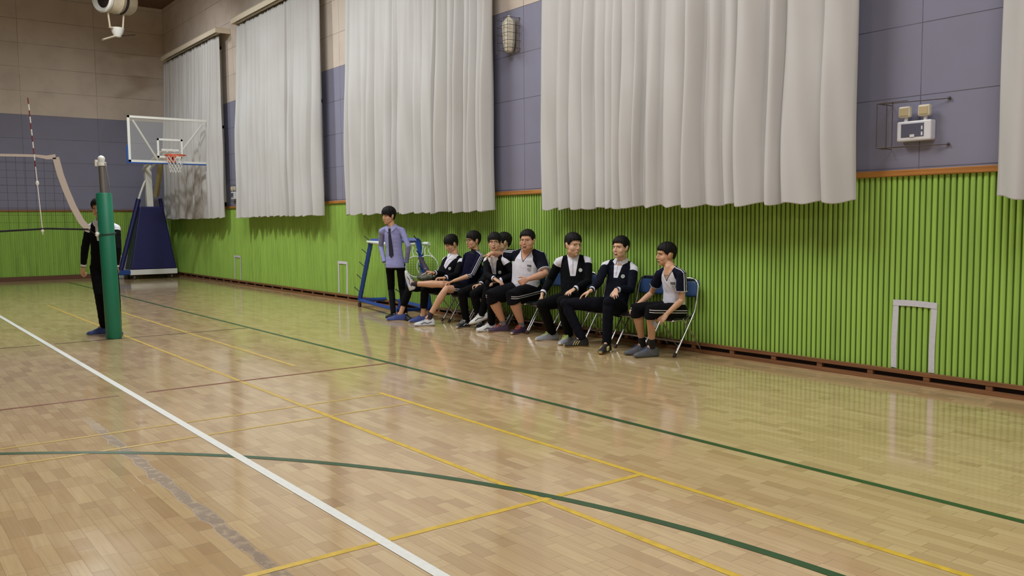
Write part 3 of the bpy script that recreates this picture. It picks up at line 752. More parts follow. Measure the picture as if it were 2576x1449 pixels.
CH = [(15.03, -.03, 0, 'folding chair under the boy in blue shoes with a bag on his lap'),
      (15.60, -.02, 2, 'folding chair under the boy in the striped tracksuit top'),
      (16.06, -.0, 0, 'folding chair mostly hidden behind the boy who leans back'),
      (16.48, .0, -2, 'folding chair under the boy in black-rimmed glasses'),
      (16.92, .0, 3, 'folding chair under the stout boy pointing his arm'),
      (17.40, .0, 0, 'empty folding chair between the pointing boy and the boy with yellow laces'),
      (17.92, .0, 0, 'folding chair under the boy with yellow-green shoelaces'),
      (18.47, .0, 2, 'folding chair under the boy leaning back with striped black shoes'),
      (19.02, .0, 0, 'empty blue folding chair left of the rightmost boy'),
      (19.50, .0, 0, 'rightmost folding chair, under the laughing boy in shorts')]
for i, (x, dy, rz, lab) in enumerate(CH):
    o = ch0 if i == 0 else copy_tree(ch0)
    o.location = (x, dy, 0); o.rotation_euler = (0, 0, math.radians(rz)); o['label'] = lab
POSES = {
  'P7': {"neck": [19.572, -0.429, 0.929], "head": [19.484, -0.404, 1.075], "shR": [19.412, -0.413, 0.871], "shL": [19.735, -0.44, 0.884], "elR": [19.248, -0.377, 0.647], "elL": [19.733, -0.432, 0.6], "wrR": [19.197, -0.57, 0.506], "wrL": [19.714, -0.638, 0.47], "hipR": [19.45, -0.335, 0.481], "hipL": [19.627, -0.351, 0.475], "knR": [19.389, -0.751, 0.5], "knL": [19.624, -0.772, 0.504], "anR": [19.346, -0.618, 0.122], "anL": [19.526, -0.666, 0.13], "toeR": [19.292, -0.753, 0.022], "toeL": [19.484, -0.798, 0.007], "tipR": [19.23, -0.709, 0.453], "tipL": [19.694, -0.757, 0.38]},
  'P6': {"neck": [18.646, -0.243, 0.97], "head": [18.694, -0.307, 1.132], "shR": [18.494, -0.344, 0.928], "shL": [18.801, -0.201, 0.887], "elR": [18.586, -0.551, 0.744], "elL": [18.908, -0.357, 0.662], "wrR": [18.693, -0.77, 0.663], "wrL": [18.933, -0.613, 0.66], "hipR": [18.593, -0.41, 0.471], "hipL": [18.774, -0.404, 0.453], "knR": [18.281, -0.797, 0.49], "knL": [18.986, -0.778, 0.555], "anR": [18.478, -0.722, 0.108], "anL": [18.971, -0.789, 0.119], "toeR": [18.412, -0.872, 0.019], "toeL": [19.039, -0.924, 0.029], "tipR": [18.593, -0.867, 0.577], "tipL": [19.017, -0.725, 0.585]},
  'P5': {"neck": [17.914, -0.348, 0.997], "head": [17.968, -0.394, 1.156], "shR": [17.793, -0.465, 0.955], "shL": [18.035, -0.224, 0.96], "elR": [17.643, -0.49, 0.713], "elL": [18.141, -0.314, 0.711], "wrR": [17.716, -0.675, 0.562], "wrL": [18.151, -0.545, 0.617], "hipR": [17.871, -0.411, 0.49], "hipL": [18.045, -0.357, 0.496], "knR": [17.903, -0.837, 0.453], "knL": [18.188, -0.763, 0.504], "anR": [17.835, -0.629, 0.106], "anL": [18.183, -0.661, 0.11], "toeR": [17.789, -0.777, 0.033], "toeL": [18.23, -0.802, 0.02], "tipR": [17.69, -0.73, 0.4], "tipL": [18.183, -0.689, 0.568]},
  'P4': {"neck": [16.998, -0.344, 1.049], "head": [17.08, -0.399, 1.197], "shR": [16.825, -0.394, 1.003], "shL": [17.159, -0.242, 1.002], "elR": [16.535, -0.407, 0.989], "elL": [17.328, -0.311, 0.775], "wrR": [16.637, -0.638, 1.03], "wrL": [17.263, -0.548, 0.709], "hipR": [16.852, -0.382, 0.538], "hipL": [17.006, -0.259, 0.532], "knR": [16.862, -0.816, 0.489], "knL": [17.131, -0.68, 0.49], "anR": [16.817, -0.606, 0.127], "anL": [17.084, -0.509, 0.118], "toeR": [16.758, -0.748, 0.026], "toeL": [17.119, -0.649, 0.01], "tipR": [16.481, -0.653, 1.012], "tipL": [17.278, -0.699, 0.665]},
  'P3': {"neck": [16.521, -0.511, 0.99], "head": [16.518, -0.516, 1.171], "shR": [16.358, -0.526, 0.923], "shL": [16.678, -0.454, 0.925], "elR": [16.526, -0.656, 0.734], "elL": [16.862, -0.56, 0.734], "wrR": [16.77, -0.699, 0.698], "wrL": [16.663, -0.493, 0.601], "hipR": [16.343, -0.339, 0.521], "hipL": [16.525, -0.337, 0.521], "knR": [16.593, -0.667, 0.628], "knL": [16.726, -0.716, 0.518], "anR": [16.475, -0.7, 0.221], "anL": [16.653, -0.683, 0.114], "toeR": [16.372, -0.824, 0.123], "toeL": [16.618, -0.83, 0.028], "tipR": [16.889, -0.635, 0.621], "tipL": [16.731, -0.626, 0.558]},
  'P3b': {"neck": [16.291, -0.213, 0.99], "head": [16.315, -0.219, 1.164], "shR": [16.127, -0.234, 0.937], "shL": [16.457, -0.244, 0.949], "elR": [16.108, -0.349, 0.67], "elL": [16.539, -0.399, 0.723], "wrR": [16.225, -0.554, 0.586], "wrL": [16.571, -0.616, 0.603], "hipR": [16.0, -0.386, 0.519], "hipL": [16.179, -0.402, 0.518], "knR": [16.136, -0.792, 0.487], "knL": [16.393, -0.773, 0.48], "anR": [16.057, -0.676, 0.101], "anL": [16.321, -0.621, 0.106], "toeR": [16.106, -0.826, 0.041], "toeL": [16.426, -0.736, 0.037], "tipR": [16.151, -0.685, 0.539], "tipL": [16.586, -0.748, 0.523]},
  'P2': {"neck": [15.728, -0.283, 1.009], "head": [15.72, -0.311, 1.182], "shR": [15.561, -0.305, 0.962], "shL": [15.891, -0.303, 0.949], "elR": [15.385, -0.258, 0.745], "elL": [15.848, -0.43, 0.698], "wrR": [15.443, -0.486, 0.657], "wrL": [15.709, -0.641, 0.617], "hipR": [15.512, -0.347, 0.503], "hipL": [15.69, -0.363, 0.49], "knR": [15.574, -0.766, 0.571], "knL": [15.727, -0.788, 0.51], "anR": [15.251, -1.019, 0.573], "anL": [15.601, -0.991, 0.129], "toeR": [15.192, -1.102, 0.72], "toeL": [15.518, -1.149, 0.031], "tipR": [15.305, -0.551, 0.632], "tipL": [15.621, -0.785, 0.564]},
  'P1': {"neck": [15.195, -0.279, 0.945], "head": [15.164, -0.318, 1.124], "shR": [15.043, -0.332, 0.885], "shL": [15.344, -0.262, 0.862], "elR": [15.167, -0.469, 0.687], "elL": [15.46, -0.429, 0.684], "wrR": [15.255, -0.688, 0.713], "wrL": [15.5, -0.661, 0.651], "hipR": [14.974, -0.459, 0.524], "hipL": [15.146, -0.451, 0.51], "knR": [14.809, -0.83, 0.476], "knL": [15.263, -0.844, 0.477], "anR": [14.753, -0.952, 0.11], "anL": [15.158, -0.817, 0.109], "toeR": [14.686, -1.105, 0.022], "toeL": [15.115, -0.963, 0.008], "tipR": [15.175, -0.808, 0.759], "tipL": [15.418, -0.787, 0.656]},
  'P0': {"neck": [14.529, -0.951, 1.374], "head": [14.502, -0.985, 1.545], "shR": [14.395, -1.041, 1.322], "shL": [14.653, -0.847, 1.327], "elR": [14.25, -0.986, 1.091], "elL": [14.805, -0.832, 1.096], "wrR": [14.384, -1.014, 0.892], "wrL": [14.679, -0.79, 0.894], "hipR": [14.499, -0.979, 0.827], "hipL": [14.641, -0.877, 0.828], "knR": [14.372, -0.891, 0.435], "knL": [14.524, -0.791, 0.436], "anR": [14.577, -0.98, 0.11], "anL": [14.722, -0.863, 0.1], "toeR": [14.432, -0.976, 0.032], "toeL": [14.871, -0.884, 0.032], "tipR": [14.329, -0.978, 0.756], "tipL": [14.619, -0.768, 0.758]},
  'L0': {"neck": [13.483, -4.718, 1.486], "head": [13.482, -4.735, 1.671], "shR": [13.36, -4.835, 1.413], "shL": [13.553, -4.554, 1.411], "elR": [13.257, -4.883, 1.137], "elL": [13.671, -4.572, 1.138], "wrR": [13.172, -4.898, 0.891], "wrL": [13.61, -4.586, 0.887], "hipR": [13.422, -4.789, 0.913], "hipL": [13.532, -4.634, 0.91], "knR": [13.653, -4.811, 0.538], "knL": [13.758, -4.649, 0.524], "anR": [13.532, -4.752, 0.125], "anL": [13.628, -4.604, 0.12], "toeR": [13.508, -4.902, 0.034], "toeL": [13.772, -4.616, 0.013], "tipR": [13.078, -4.893, 0.76], "tipL": [13.526, -4.575, 0.75]},
}

# ------------------------------------------------------------------ people
SK = {}
def skin(name, c):
    m = mat(name, srgb(*c), .5, noise=.04, nscale=20); m.node_tree.nodes['Principled BSDF'].inputs['Subsurface Weight'].default_value = .06
    m.node_tree.nodes['Principled BSDF'].inputs['Subsurface Radius'].default_value = (.02, .008, .004)
    return m
M['skin_a'] = skin('warm_tan_skin', (196, 152, 122)); M['skin_b'] = skin('light_skin', (210, 170, 142)); M['skin_c'] = skin('rosy_skin', (202, 154, 128))
M['hair'] = mat('black_hair', srgb(15, 13, 13), .7, spec=.25, noise=.2, nscale=90)
M['eye'] = mat('dark_eye', srgb(28, 20, 18), .25); M['brow'] = mat('black_brow', srgb(38, 28, 24), .8)
M['lip'] = mat('lip', srgb(168, 98, 86), .5); M['mouth'] = mat('open_mouth', srgb(70, 28, 26), .6); M['teeth'] = mat('teeth', srgb(226, 220, 208), .4)
M['white_cloth'] = mat('white_jersey_cloth', srgb(214, 214, 222), .85); M['glasses'] = mat('black_spectacle_frame', srgb(24, 22, 24), .3)
M['gold'] = mat('pale_metal_spectacle_frame', srgb(190, 160, 130), .3, .6)
M['crest'] = mat('grey_green_crest', srgb(150, 160, 150), .7, noise=.35, nscale=160); M['crest_w'] = mat('white_crest', srgb(205, 210, 205), .7, noise=.35, nscale=160)
M['tagdark'] = mat('dark_name_tag', srgb(20, 26, 36), .7)
M['blackc'] = mat('black_cloth', srgb(16, 17, 22), .85)

def unit(v): return v.normalized()
def seg(P, a, b):
    a = np.array(a); b = np.array(b); d = b-a; L = np.linalg.norm(d); d = d/L
    t = (P-a)@d; tc = np.clip(t, 0, L); q = P-(a+tc[:, None]*d)
    return t, L, q, np.linalg.norm(q, axis=1)
def organic(name, mb, voxel, iters, m, parent, wrinkle=0, seed=0, fields=None):
    """one closed skin grown over the overlapping volumes in mb"""
    og = org(parent)
    me = bpy.data.meshes.new('tmp'); me.from_pydata([p-og for p in mb.v], [], mb.f)
    bm = bmesh.new(); bm.from_mesh(me); bmesh.ops.recalc_face_normals(bm, faces=bm.faces); bm.to_mesh(me); bm.free()
    t = bpy.data.objects.new('tmp', me); COL.objects.link(t)
    r = t.modifiers.new('r', 'REMESH'); r.mode = 'VOXEL'; r.voxel_size = voxel; r.adaptivity = 0
    s = t.modifiers.new('s', 'SMOOTH'); s.factor = .5; s.iterations = iters
    dg = bpy.context.evaluated_depsgraph_get(); dg.update()
    nm = bpy.data.meshes.new_from_object(t.evaluated_get(dg))
    bpy.data.objects.remove(t, do_unlink=True); bpy.data.meshes.remove(me)
    nm.name = name
    n = len(nm.vertices); co = np.empty(n*3, 'f4'); nm.vertices.foreach_get('co', co); co = co.reshape(-1, 3)
    if wrinkle:
        no = np.empty(n*3, 'f4'); nm.vertices.foreach_get('normal', no); no = no.reshape(-1, 3)
        rg = np.random.RandomState(seed); d = np.zeros(n)
        wp = co + .03*np.sin(co[:, [1, 2, 0]]*11+seed)
        for k in range(7):
            kv = rg.normal(size=3); kv = kv/np.linalg.norm(kv)*rg.uniform(22, 60)
            s_ = np.sin(wp@kv+rg.uniform(0, 6)); d += (1-np.abs(s_))**1.6*rg.uniform(.5, 1)*np.clip(.5+.9*np.sin(wp@(rg.normal(size=3)*9)+k), 0, 1)
        d = (d-d.mean())*wrinkle
        co = co+no*d[:, None]; nm.vertices.foreach_set('co', co.astype('f4').ravel())
    W = co+np.array(og)
    if fields:
        for i, f in enumerate(fields):
            vals = f[0](W)
            if not isinstance(vals, tuple): vals = (vals,)
            for j, v_ in enumerate(vals):
                at_ = nm.attributes.new('f%d_%d' % (i, j), 'FLOAT', 'POINT'); at_.data.foreach_set('value', v_.astype('f4'))
    for p in nm.polygons: p.use_smooth = True
    nm.materials.clear(); nm.materials.append(m)
    o = bpy.data.objects.new(name, nm); COL.objects.link(o); o.parent = parent; ORG[o.name] = og
    nm.update()
    return o
def pattern_mat(name, base, fields, rough=.85, noise=.05):
    """cloth whose woven colour areas follow the stored garment coordinates"""
    m = mat(name, base, rough, spec=.12); n = NT(m)
    nz = n.ramp(n.noise(None, 90., 3), .3, .7, 1-noise, 1+noise)
    c = base
    for i, f in enumerate(fields):
        def attr(j):
            a = n.t.nodes.new('ShaderNodeAttribute'); a.attribute_name = 'f%d_%d' % (i, j); return a.outputs['Fac']
        if f[1] == 'reg': k = n.op('GREATER_THAN', attr(0), 0.)
        else:
            d = attr(0); k = None
            for off in f[3]:
                q = n.op('LESS_THAN', n.op('ABSOLUTE', n.op('SUBTRACT', d, off)), f[4]); k = q if k is None else n.op('MAXIMUM', k, q)
            k = n.op('MULTIPLY', k, n.op('GREATER_THAN', attr(1), 0.))
        c = n.mix(k, c, f[2])
    if isinstance(c, tuple): c = n.mix(0., c, c)
    h = n.t.nodes.new('ShaderNodeHueSaturation'); n.t.links.new(c, h.inputs['Color']); n.t.links.new(nz, h.inputs['Value'])
    n.out(h.outputs[0], None, n.noise(None, 400., 2), .12, .002)
    return m
def bvh_of(o):
    me = o.data; og = org(o.parent)
    return BVHTree.FromPolygons([v.co+og for v in me.vertices], [tuple(p.vertices) for p in me.polygons])

def hand(mb, wr, d, n, right, curl, fan=.10, thumb=.75, k=1.0, point=False):
    d = d.normalized(); n = (n-d*n.dot(d)).normalized(); s = d.cross(n)*(1 if right else -1)
    mb.rings([(wr+d*(x*k)+n*(.004*x/.09), s, n, a*k, b*k) for x, a, b in ((-.02, .025, .019), (.0, .026, .018), (.03, .034, .017), (.06, .040, .016), (.085, .040, .0135), (.093, .034, .009))], 16)
    for i, (o_, L, r) in enumerate(((.029, .070, .0085), (.010, .078, .0088), (-.010, .072, .0083), (-.028, .056, .0074))):
        fd = (d*math.cos(fan*(1.2-i*.8))+s*math.sin(fan*(1.2-i*.8))).normalized(); p = wr+d*(.085*k)+s*(o_*k)
        pts = [p-fd*.012*k]; a = 0; c_ = curl*(1+.12*i)
        if point and i == 0: c_ = .1
        pts.append(p+fd*.006*k)
        for j, fr in enumerate((.42, .32, .26)):
            a += c_*(.75, 1.0, .6)[j]; p = p+(fd*math.cos(a)+n*math.sin(a))*(L*k*fr); pts.append(p)
        mb.tube(pts, [r*k*1.05, r*k*1.05, r*k, r*k*.93, r*k*.82], 8, dome=True)
    p = wr+d*(.022*k)+s*(.024*k); td = (d*.62+s*thumb+n*.30).normalized(); t2 = (d*.85+s*thumb*.45+n*(.35+.5*min(curl, 1))).normalized()
    mb.tube([p-td*.012*k, p+td*.028*k, p+td*.050*k+t2*.008*k, p+td*.050*k+t2*.036*k], [.014*k, .0125*k, .0105*k, .0082*k], 8, dome=True)

def head_frame(h, yaw, pitch, roll=0):
    toc = CAM_POS-h; toc.z = 0; toc.normalize(); left = V((-toc.y, toc.x, 0))*-1
    # image left as seen from the camera
    left = -_R.copy(); left = (left-toc*left.dot(toc)).normalized()
    f = toc*math.cos(math.radians(yaw))+left*math.sin(math.radians(yaw))
    f = f*math.cos(math.radians(pitch))-V((0, 0, 1))*math.sin(math.radians(pitch)); f.normalize()
    x = f.cross(V((0, 0, 1))).normalized(); z = x.cross(f).normalized()
    if roll:
        rm = Matrix.Rotation(math.radians(roll), 3, f); x = rm @ x; z = rm @ z
    return x, f, z

def person(key, P):
    J = {k: V(v) for k, v in POSES[key].items()}
    J.update({k: V(v) for k, v in P.get('fix', {}).items()})
    for q, dz in P.get('lift_tip', {}).items(): J[q].z += dz
    g = P.get('girth', 1.0); ga = P.get('arm_girth', g)
    hm = (J['hipR']+J['hipL'])/2; sm = (J['shR']+J['shL'])/2
    stand = P.get('stand', False)
    base = V((hm.x, hm.y, 0)) if not stand else V(((J['anR'].x+J['anL'].x)/2, (J['anR'].y+J['anL'].y)/2, 0))
    r = thing('person', tuple(base), P['label'], 'person', P.get('group'))
    skm = M[P.get('skin', 'skin_a')]
    up = unit(J['neck']-hm); lat = unit(J['shL']-J['shR']); lat = unit(lat-up*lat.dot(up)); fwd = lat.cross(up).normalized()
    hlat = unit(J['hipL']-J['hipR'])
    # ---------------- head
    hc = J['head']; hx, hf, hz = head_frame(hc, *P['face']); ks = P.get('head', 1.0)*1.07
    def H(x, y, z): return hc+hx*(x*ks)+hf*(y*ks)+hz*(z*ks)
    AX = (hx, hf, hz)
    fat = P.get('cheek', 1.0)
    body = MB()
    def he(c, rad): body.ell(H(*c), [q*ks for q in rad], AX, 20, 12)
    he((0, -.014, .030), (.078, .092, .084)); he((0, .017, -.030), (.067*fat, .066, .078)); he((0, .034, -.072), (.052*fat, .044, .038)); he((0, .062, -.096), (.022, .018, .016))
    for s in (-1, 1):
        he((s*.034*fat, .046, -.034), (.032*fat, .028, .034)); he((s*.040*fat, .022, -.064), (.026*fat, .034, .028))
        he((s*.077, -.006, -.010), (.009, .017, .030)); he((s*.082, -.013, .004), (.007, .014, .018)); he((s*.009, .089, -.036), (.008, .009, .007))
    body.tube([H(0, .080, .012), H(0, .092, -.012), H(0, .098, -.031)], [.008*ks, .0095*ks, .0115*ks], 10, dome=True)
    body.tube([H(-.045, .068, .022), H(-.015, .083, .024), H(.015, .083, .024), H(.045, .068, .022)], .0085*ks, 8, dome=True)
    he((0, .081, -.060), (.022, .011, .007)); he((0, .079, -.071), (.018, .011, .007))
    nr = .055*(g**.7)
    body.tube([H(0, -.022, -.035), H(0, -.020, -.075), J['neck']+up*.01+fwd*.0, J['neck']-up*.05], [nr, nr, nr*1.08, nr*1.5], 16, dome=True)
    # ---------------- trunk and limbs under the clothes
    tw = [( -.08, .11, .085), (0, .14, .10), (.25, .125, .09), (.5, .125, .09), (.75, .14, .095), (.9, .12, .08), (1.0, .07, .06)]
    def trunk(mb, prof, kx=1., grow=0.):
        rs = []
        H0 = hm; L = (J['neck']-hm).length
        for t, a, b in prof:
            tt = min(max(t, 0), 1); la = unit(hlat.lerp(lat, tt)); c = H0+(J['neck']-hm)*t
            bow = math.sin(math.pi*tt)*P.get('bow', .015); f2 = la.cross(up).normalized()
            gb_ = g if t < .85 else g**.5
            belly = P.get('belly', 0)*math.exp(-((t-.3)/.25)**2)
            rs.append((c-f2*bow+f2*belly*.6, la, f2, a*gb_*kx+grow, b*gb_*kx+belly+grow))
        mb.rings(rs, 24)
    trunk(body, tw)
    lg_ = .85 if P['bottom'] == 'trousers' else 1.0
    for s in 'RL':
        sh, el, wr, hp, kn, an = (J[q+s] for q in ('sh', 'el', 'wr', 'hip', 'kn', 'an'))
        body.tube([sh, sh.lerp(el, .35), sh.lerp(el, .7), el, el.lerp(wr, .25), el.lerp(wr, .6), wr], [.044*ga, .042*ga, .038*ga, .036*ga, .038*ga, .031*ga, .0245*ga**.5], 14, dome=True)
        body.tube([hp, hp.lerp(kn, .5), kn, kn.lerp(an, .12), kn.lerp(an, .32), kn.lerp(an, .65), an], [.075*g*lg_, .066*g*lg_, .053*g*lg_, .050*g*lg_, .056*g*lg_, .042*g*lg_, .035], 16, dome=True)
        # calf muscle sits behind the shin
        cb = unit((kn-an)); back = unit((hp-kn)-cb*(hp-kn).dot(cb)) if (hp-kn).cross(cb).length > .05 else -fwd
        if P['bottom'] == 'shorts': body.ell(kn.lerp(an, .32)+back*.012*g, (.047*g, .047*g, .10), (cb.cross(back).normalized(), back, cb), 14, 8)
        td = unit(J['toe'+s]-an); body.tube([an-V((0, 0, .0)), an+td*.04-td.cross(hlat).normalized()*.0], [.032, .024], 12, dome=True)
        hd = P['hand'+s]; tip = J['tip'+s]
        if hd: hand(body, wr, tip-wr, V(hd[0]), s == 'R', hd[1], k=P.get('handk', .98)*(ga**.3), point=(len(hd) > 2), fan=.13)
    skin_o = organic('body', body, .0046, 3, skm, r)
    bt = bvh_of(skin_o)
    def on_face(x, z, y0=.2):
        hit = bt.ray_cast(H(x, y0, z), -hf)
        return (hit[0] if hit[0] else H(x, .08, z)), (hit[1] if hit[0] else hf)
    # ---------------- face details
    sq = P.get('squint', 1.0)
    for s in (-1, 1):
        p, nn = on_face(s*.031, .001); MB().ell(p+hf*.0003, (.0125*ks, .0035*ks, .0042*ks*sq), AX, 12, 8).build('eye', M['eye'], r)
        pts = [on_face(s*x, z)[0]+hf*.001 for x, z in ((.014, .017), (.024, .022), (.036, .022), (.046, .017))]
        MB().tube(pts, [.002*ks, .0034*ks, .0032*ks, .0014*ks], 6, dome=True, flat=.7).build('eyebrow', M['brow'], r)
    mo = P.get('mouth', 'closed')
    p, nn = on_face(0, -.066)
    if mo == 'closed':
        pts = [on_face(x, -.0655+abs(x)*.05)[0]+hf*.0006 for x in (-.021, -.01, 0, .01, .021)]
        MB().tube(pts, [.0012, .0032, .0034, .0032, .0012], 6, flat=.8).build('mouth', M['lip'], r)
    else:
        hgt = .0095 if mo == 'open' else .006
        mth = MB().ell(p-hf*.002, (.021*ks, .0038*ks, hgt*ks), AX, 14, 8).build('mouth', M['mouth'], r)
        MB().ell(p-hf*.0018+hz*hgt*.35*ks, (.016*ks, .0042*ks, .003*ks), AX, 12, 6).build('teeth', M['teeth'], mth)
        MB().tube([H(-.024, .0, -.0)]*0 or [p+hx*x*ks+hz*z*ks-hf*(abs(x)*.3+.0015) for x, z in ((-.024, .003), (-.012, -hgt-.001), (0, -hgt-.0025), (.012, -hgt-.001), (.024, .003))], [.0012, .0024, .0028, .0024, .0012], 6).build('lower_lip', M['lip'], mth)
    # ---------------- hair
    hs = P['hair']   # (front hairline height, thickness, side height, nape)
    fr, th, sd_, na = hs; na_ = 96; ne = 16; rnd = np.random.RandomState(hash(key) % 1000 if False else sum(map(ord, key)))
    jit = rnd.uniform(-1, 1, na_); jit2 = rnd.uniform(-1, 1, (na_, ne+1))
    vs = []; fs = []; C = (0, -.014, .030); RR = (.078, .092, .084)
    def keyz(a):
        a = abs(a); pts = [(0, fr), (32, fr-.002), (50, fr*.6+sd_*.4), (64, sd_-.012), (78, sd_-.022), (88, sd_+.006), (108, sd_+.004), (122, -.035), (140, na), (180, na-.004)]
        for i in range(len(pts)-1):
            if a <= pts[i+1][0]:
                t = (a-pts[i][0])/(pts[i+1][0]-pts[i][0]); t = t*t*(3-2*t); return pts[i][1]*(1-t)+pts[i+1][1]*t
        return na
    for layer in (0, 1):
        for i in range(na_):
            a = -180+360*i/na_; ar = math.radians(a); z0 = keyz(a)+.0035*math.sin(a*.9+jit[0]*9)+.003*math.sin(a*.37)+jit[i]*.002
            for j in range(ne+1):
                t = j/ne
                zt2 = C[2]+RR[2]+th*1.05
                z = z0+(zt2-z0)*(1-(1-t)**1.6)
                ext = (th*(.62+.5*math.sin(math.pi*min(t*1.25, 1)*.5)))*(1+.16*math.sin(i*.83+2.2*math.sin(j*.35)+jit[1]*5)*.6+.10*jit[i]+.03*jit2[i, j])
                if abs(a) > 60: ext *= P.get('sides', .75)*(1-(1-min(1, t/.45))*.7*min(1, (abs(a)-60)/20))
                e = ext if layer == 0 else -.012
                e2 = e if j > 0 else (ext*.45 if layer == 0 else -.004)
                zz = (z-C[2])/(RR[2]+(th*1.05 if layer == 0 else -.012))
                if zz < 0: zz = (z-C[2])/(.125)
                rad = math.sqrt(max(0, 1-min(1, zz*zz))); rad = max(rad, .0) 
                if j == ne: rad = 0.02
                x_ = math.sin(ar)*(RR[0]+e2)*rad; y_ = C[1]+math.cos(ar)*(RR[1]+e2)*rad
                if zz < 0 and abs(a) < 60: y_ = max(y_, .0)+0.004
                if layer == 1: z = C[2]+(z-C[2])*.93 if z > C[2] else z
                vs.append(H(x_, y_, z))
    k0 = na_*(ne+1)
    for i in range(na_):
        i2 = (i+1) % na_
        for j in range(ne):
            a_, b_ = i*(ne+1)+j, i2*(ne+1)+j; fs += [(a_, b_, b_+1, a_+1), (k0+a_, k0+a_+1, k0+b_+1, k0+b_)]
        a_, b_ = i*(ne+1), i2*(ne+1); fs.append((a_, k0+a_, k0+b_, b_))
    fs.append(tuple(i*(ne+1)+ne for i in range(na_)))
    MB().add(vs, fs).build('hair', M['hair'], r, auto=False)
    if P.get('glasses'):
        gm = M[P['glasses']]; b = MB(); gr_ = .0225; yy = .100
        for s in (-1, 1):
            b.tube([H(s*.033+gr_*1.12*math.cos(q), yy-.004*abs(math.cos(q)), -.002+gr_*.86*math.sin(q)) for q in [2*math.pi*i/24 for i in range(24)]], .0018*ks, 6, closed=True)
            b.tube([H(s*.058, yy-.003, .006), H(s*.080, .06, .006), H(s*.085, -.01, .004)], .0017*ks, 6)
        b.tube([H(-.010, yy, .004), H(0, yy+.003, .007), H(.010, yy, .004)], .0017*ks, 6)
        b.build('glasses', gm, r)
    # ---------------- clothes
    S_R, S_L = J['shR'], J['shL']; A = {s: (J['sh'+s], J['el'+s], J['wr'+s]) for s in 'RL'}
    Pn = lambda W, d, o: (W-np.array(o))@np.array(d)
    lx_ = lambda W: Pn(W, lat, sm); uu = lambda W: Pn(W, up, sm); ff = lambda W: Pn(W, fwd, sm)
    top = P['top']; slv = P.get('sleeve', {'R': 1.0, 'L': 1.0})
    tp = MB()
    tprof = {'knit': [(-.13, .150, .118), (-.11, .172, .135), (0, .176, .138), (.2, .172, .132), (.45, .168, .128), (.7, .172, .126), (.84, .160, .108), (.93, .125, .088), (.99, .082, .072), (1.04, .064, .062)],
             'tee': [(-.17, .150, .12), (-.15, .172, .135), (0, .172, .135), (.2, .158, .122), (.45, .154, .116), (.7, .163, .118), (.84, .156, .104), (.93, .12, .086), (.99, .078, .068), (1.02, .066, .060)]}
    if top == 'shirt': tprof['tee'] = [(-.10, .180, .142), (-.085, .188, .148), (-.02, .184, .144), (.2, .160, .122), (.45, .156, .116), (.7, .163, .118), (.84, .156, .104), (.93, .12, .086), (.99, .078, .068), (1.02, .066, .060)]
    trunk(tp, tprof['tee' if top in ('tee', 'shirt') else 'knit'], .93)
    for s in 'RL':
        sh, el, wr = A[s]; e = slv[s]
        sr = (.055, .055, .053, .050, .048, .042, .036) if top in ('knit', 'track') else (.050, .050, .047, .044, .042, .038, .035)
        if top == 'tee':
            dn = unit(el-sh)
            hem = sh.lerp(el, e)
            tp.tube([sh-dn*.005, sh.lerp(hem, .5), hem], [.057*ga**.8, .062*ga**.9, .067*ga], 18)
        else:
            pts = [sh, sh.lerp(el, .33), sh.lerp(el, .7), el, el.lerp(wr, .3), el.lerp(wr, .7), wr]; rr = [q*ga**.8 for q in sr]
            if e < 1:   # pushed up sleeve ends below the elbow
                pts = pts[:4]+[el.lerp(wr, e)]; rr = rr[:4]+[.047*ga]
            else: rr[-1] = .034
            if not P['hand'+s]: pts.append(wr+(wr-el).normalized()*.045); rr.append(.036)
            tp.tube(pts, rr, 16)
        tp.ell(sh-up*.012, (.058*ga**.6, .057*ga**.6, .058*ga**.6), None, 14, 10)
        tp.tube([J['neck']+up*.012, sh.lerp(J['neck'], .45)+up*.006, sh-up*.004], [.046*ga**.6, .048*ga**.8, .052*ga**.8], 14, dome=True)
    skd = srgb(*P.get('skin_rgb', (206, 160, 128)))
    F = []
    def armd(W):
        out = []
        for s in 'RL':
            sh, el, wr = A[s]; t, L, q, d = seg(W, sh, el); out.append((t, L, q, d))
        return out
    white = srgb(216, 217, 230); dark = tuple(q*.62 for q in srgb(*P.get('dark', (17, 19, 27)))[:3])+(1,)
    def clear(W):
        v_ = np.full(len(W), 1.)
        for s in 'RL':
            sh, el, wr = A[s]; t, L, q, d = seg(W, sh.lerp(el, .3), el); v_ = np.minimum(v_, d-.064*ga); t, L, q, d = seg(W, el, wr); v_ = np.minimum(v_, d-.062*ga)
        return v_
    if top == 'knit':
        base_c = dark
        def shp(W):
            a = armd(W); near = np.minimum(np.where(a[0][0] > -1, a[0][0], 9)+np.where(a[0][3] > .11, 9, 0), a[1][0]+np.where(a[1][3] > .11, 9, 0))
            l = np.abs(lx_(W)); return np.minimum(l-.138-np.clip(-uu(W)-.0, -.05, .2)*.22, .050-near)
        F.append((shp, 'reg', white))
        pw, pl = P.get('placket', (.032, .165))
        def plk(W):
            u = uu(W); hw = pw*.72+pw*.7*np.clip((u+pl)/pl, 0, 1.4)
            return np.minimum(np.minimum(np.minimum(hw-np.abs(lx_(W)), u+pl), ff(W)-.02), clear(W))
        F.append((plk, 'reg', white))
        def zipd(W): return (lx_(W), np.minimum(np.minimum(np.minimum(uu(W)+pl-.02, ff(W)-.02), pw*.6-np.abs(lx_(W))), clear(W)))
        F.append((zipd, 'str', srgb(70, 74, 92), (0.,), .0022))
        def cuff(W):
            v_ = np.full(len(W), -1.)
            for s in 'RL':
                t, L, q, d = seg(W, A[s][1], A[s][2]); v_ = np.maximum(v_, np.where(d < .075, np.minimum(t-(L-.040), (L-.012)-t), -1.))
            return v_
        F.append((cuff, 'reg', white))
    elif top in ('tee', 'track'):
        base_c = white if top == 'tee' else dark
